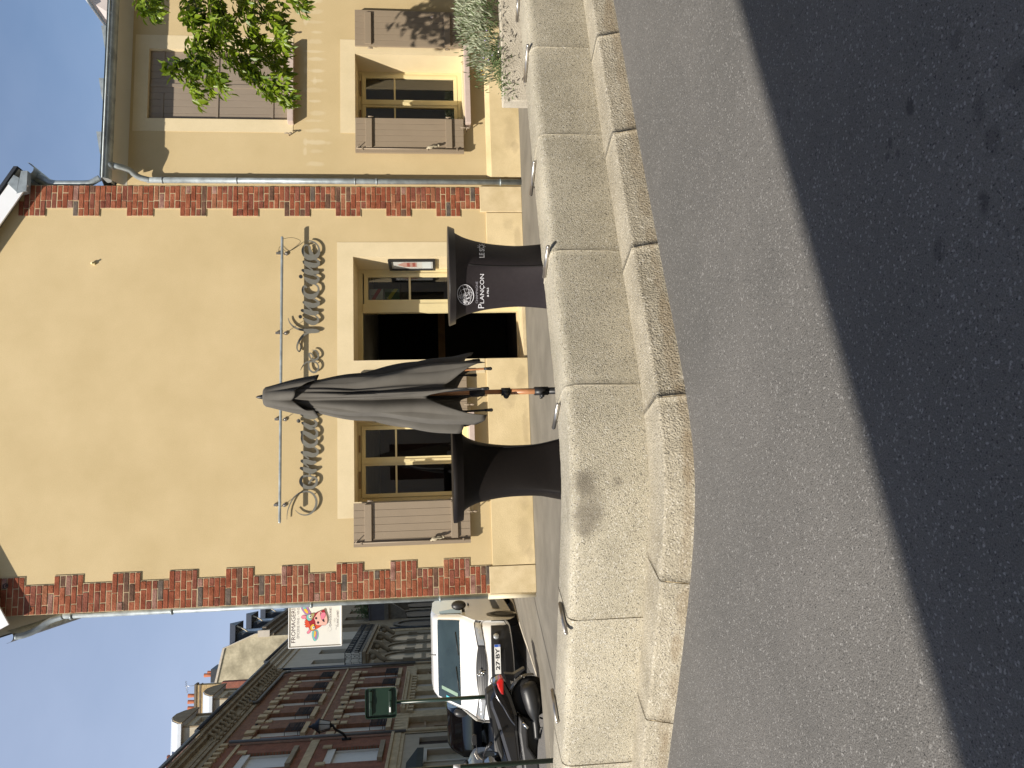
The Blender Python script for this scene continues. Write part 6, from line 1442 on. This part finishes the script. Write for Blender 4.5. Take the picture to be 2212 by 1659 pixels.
# ---- tall house with the weathered gable and black mansard
th_ = thing('mansard_house', (FX-4, 62, GZ), 'tall stone house with black mansard dormers and a bare weathered gable', 'house')
Y4A, Y4B = 53.0, 71.0; HE = 15.3
tops = [(55.0,56.8,7.2,9.6),(58.8,60.6,7.2,9.6),(62.6,64.4,7.2,9.6),(66.5,68.2,7.2,9.6),(55.0,56.8,10.9,13.2),(58.8,60.6,10.9,13.2),(62.6,64.4,10.9,13.2),(66.5,68.2,10.9,13.2)]
b = MB(); wall_grid(b, FL, Y4A, Y4B, GZ, HE, tops, .45); b.poly([(FX,Y4B,GZ),(FX-9,Y4B,GZ),(FX-9,Y4B,HE),(FX,Y4B,HE)]); b.obj('wall', GSTONE, th_)
for o_ in tops: b = MB(); b.poly([(FX-.4,o_[0],o_[2]),(FX-.4,o_[1],o_[2]),(FX-.4,o_[1],o_[3]),(FX-.4,o_[0],o_[3])]); b.obj('window', mat('window_brown', (.10,.075,.05), .4), th_)
GP = [(FX,GZ),(FX,14.7),(FX+.25,15.0),(FX+.22,15.6),(-9.75,18.0),(-12.6,18.62),(-16,17.2),(-18,15),(-18,GZ)]
b = MB(); b.poly([(x,Y4A-.02,z) for x, z in GP]); b.obj('gable', GABLE, th_)
b = MB(); G2 = GP[2:7]
for (a, c) in zip(G2[:-1], G2[1:]): b.prism([(a[0],Y4A-.12,a[1]),(c[0],Y4A-.12,c[1]),(c[0],Y4A-.12,c[1]+.16),(a[0],Y4A-.12,a[1]+.16)], (0,.35,0))
b.box(FX-.05,FX+.45,Y4A-.15,Y4A+.3,14.6,15.5); b.obj('gable_coping', mat('coping_stone', (.50,.44,.36), .85, .1, 4), th_)
b = MB()
for (a, c) in zip(GP[3:6], GP[4:7]): b.poly([(a[0],Y4A,a[1]),(c[0],Y4A,c[1]),(c[0],Y4B,c[1]),(a[0],Y4B,a[1])])
b.obj('roof', SLATE, th_)
for c in (55.3, 60.6, 66.0):
    b = MB(); b.box(FX-1.4,FX+.12,c-1.0,c+1.0,15.4,17.5); dm = b.obj('dormer', SLATE, th_)
    b = MB(); fbox(b, c-.55, c+.55, 15.6, 17.1, .121, .15); b.obj('window', mat('dormer_glass', (.25,.27,.30), .2), dm)
    b = MB(); b.prism([(FX+.75,c-1.3,17.5),(FX+.75,c+1.3,17.5),(FX+.75,c,18.25)], (-2.1,0,0)); b.obj('roof', SLATE, dm)
    b = MB(); b.tube(spline([(FX+.15,c-.9,16.6),(FX+.4,c-.95,16.9),(FX+.65,c-1.0,17.45)],4), .06, 5); b.obj('bracket', OFFW, dm)
cornice(th_, Y4A, Y4B, 14.3, DSTONE, [(.3,.2),(.3,.4),(.3,.7)])
b = MB(); fbox(b, 58.0, 70, 5.75, 6.1, 0, 1.5); b.obj('balcony_slab', DSTONE, th_)
b = MB(); fbox(b, 58.0, 70, 6.1, 7.3, 1.38, 1.5); fbox(b, 58.0, 58.12, 6.1, 7.3, 0, 1.38); fbox(b, 57.9, 70, 7.3, 7.42, 0, 1.55); b.obj('balcony_parapet', mat('balcony_lead', (.10,.09,.09), .7, .2, 2), th_)
b = MB()
for y in (58.4, 63.5): b.prism([(FX,y,5.75),(FX+1.4,y,5.75),(FX+1.2,y,5.3),(FX+.6,y,4.4),(FX,y,4.2)], (0,.6,0))
split_obj(b, 'balcony_bracket', DSTONE, th_)
for (y0, y1) in ((53.8,56.6),(58.6,62.3),(64.5,68)):
    b = MB(); b.poly([(FX+.006,*q) for q in arch(y0,y1,GZ,3.4,4.8)]); b.obj('arched_opening', mat('opening_dark', (.045,.035,.025), .6, .3, 2), th_)
    b = MB(); A = arch(y0-.35,y1+.35,GZ,3.4,5.2); B_ = arch(y0,y1,GZ,3.4,4.8)
    for i in range(len(A)-1): b.poly([(FX+.12,*A[i]),(FX+.12,*A[i+1]),(FX+.12,*B_[i+1]),(FX+.12,*B_[i])]); b.poly([(FX+.12,*B_[i]),(FX+.12,*B_[i+1]),(FX,*B_[i+1]),(FX,*B_[i])])
    b.obj('arch', DSTONE, th_)
b = MB(); b.box(-12.4,-11.4,53.6,55.4,17.8,19.2); st_ = b.obj('chimney', SLATE, th_)
for yk in (54.0,54.9): b = MB(); b.lathe([(.13,0),(.15,.6),(.12,.6)], (-11.9,yk,19.2), 10); b.obj('chimney_pot', TERRA, st_)
pb = thing('balcony_plant', (FX+.9,58.2,7.4), 'green pot plant on the dark balcony far down the side street', 'plant'); b = MB()
rq = random.Random(4)
for k in range(260): p = Vector((FX+rq.gauss(.9,.35), rq.gauss(58.6,.4), 7.4+abs(rq.gauss(0,.45)))); d = Vector((rq.uniform(-1,1),rq.uniform(-1,1),rq.uniform(-.2,1))); blade(b, p, d, .3, .12, 0, .2)
b.obj('foliage', GREENL, pb)
b = MB(); b.lathe([(.2,0),(.28,.35),(.26,.35)], (FX+.9,58.6,7.2), 10); b.obj('pot', TERRA, pb)
# street closes far away
fe = thing('distant_house', (-4, 96, GZ), 'plain grey house closing the far end of the side street', 'house')
b = MB(); b.box(-9,8,95,103,GZ,11); b.obj('wall', OFFW, fe); b = MB(); b.prism([(-9.4,94.6,11),(8.4,94.6,11),(8.4,99,14.5),(-9.4,99,14.5)], (0,.3,0)); b.obj('roof', SLATE, fe)

# ================================================================ HOUSE BEHIND THE PHOTOGRAPHER (its eaves cast the shade over the road)
HB = 8.3
e0, e1 = onZ(1590*K, 0, ZR), onZ(2065*K, 1659*K, ZR)
dirL = Vector((e0.x-e1.x, e0.y-e1.y, 0)).normalized(); offs = Vector((-1.05, -1.0, 0))*((HB-ZR)/1.47); nrm = Vector((dirL.y, -dirL.x, 0))   # to -Y
base = Vector((e1.x, e1.y, 0))+offs
A0, A1 = base-dirL*9, base+dirL*34
bk = thing('opposite_house', (base.x, base.y-4, ZR), 'plain beige rendered house behind the photographer that shades the road', 'house')
b = MB(); q = nrm*.55; P4 = [A0+q, A1+q, A1+q+nrm*7, A0+q+nrm*7]
b.prism([(p.x,p.y,ZR-.02) for p in P4], (0,0,HB-ZR-.3)); b.obj('wall', mat('beige_house', (.50,.43,.33), .9, .08, 1), bk)
b = MB(); P5 = [A0, A1, A1+nrm*8.2, A0+nrm*8.2]; b.prism([(p.x,p.y,HB-.3) for p in P5], (0,0,.3)); b.obj('eaves', SLATE, bk)
b = MB(); m0, m1 = (A0+nrm*4.1), (A1+nrm*4.1)
b.poly([(P5[0].x,P5[0].y,HB),(P5[1].x,P5[1].y,HB),(m1.x,m1.y,HB+2.2),(m0.x,m0.y,HB+2.2)]); b.poly([(P5[3].x,P5[3].y,HB),(P5[2].x,P5[2].y,HB),(m1.x,m1.y,HB+2.2),(m0.x,m0.y,HB+2.2)]); b.obj('roof', SLATE, bk)
for k in range(8):
    for zq in (1.0, 4.4):
        p = A0+q+dirL*(3+4.6*k); r_ = dirL*1.1; o_ = -nrm*.01; b = MB(); b.poly([(p+o_)+Vector((0,0,zq)), (p+o_+r_)+Vector((0,0,zq)), (p+o_+r_)+Vector((0,0,zq+1.7)), (p+o_)+Vector((0,0,zq+1.7))]); b.obj('window', DGLASS, bk)
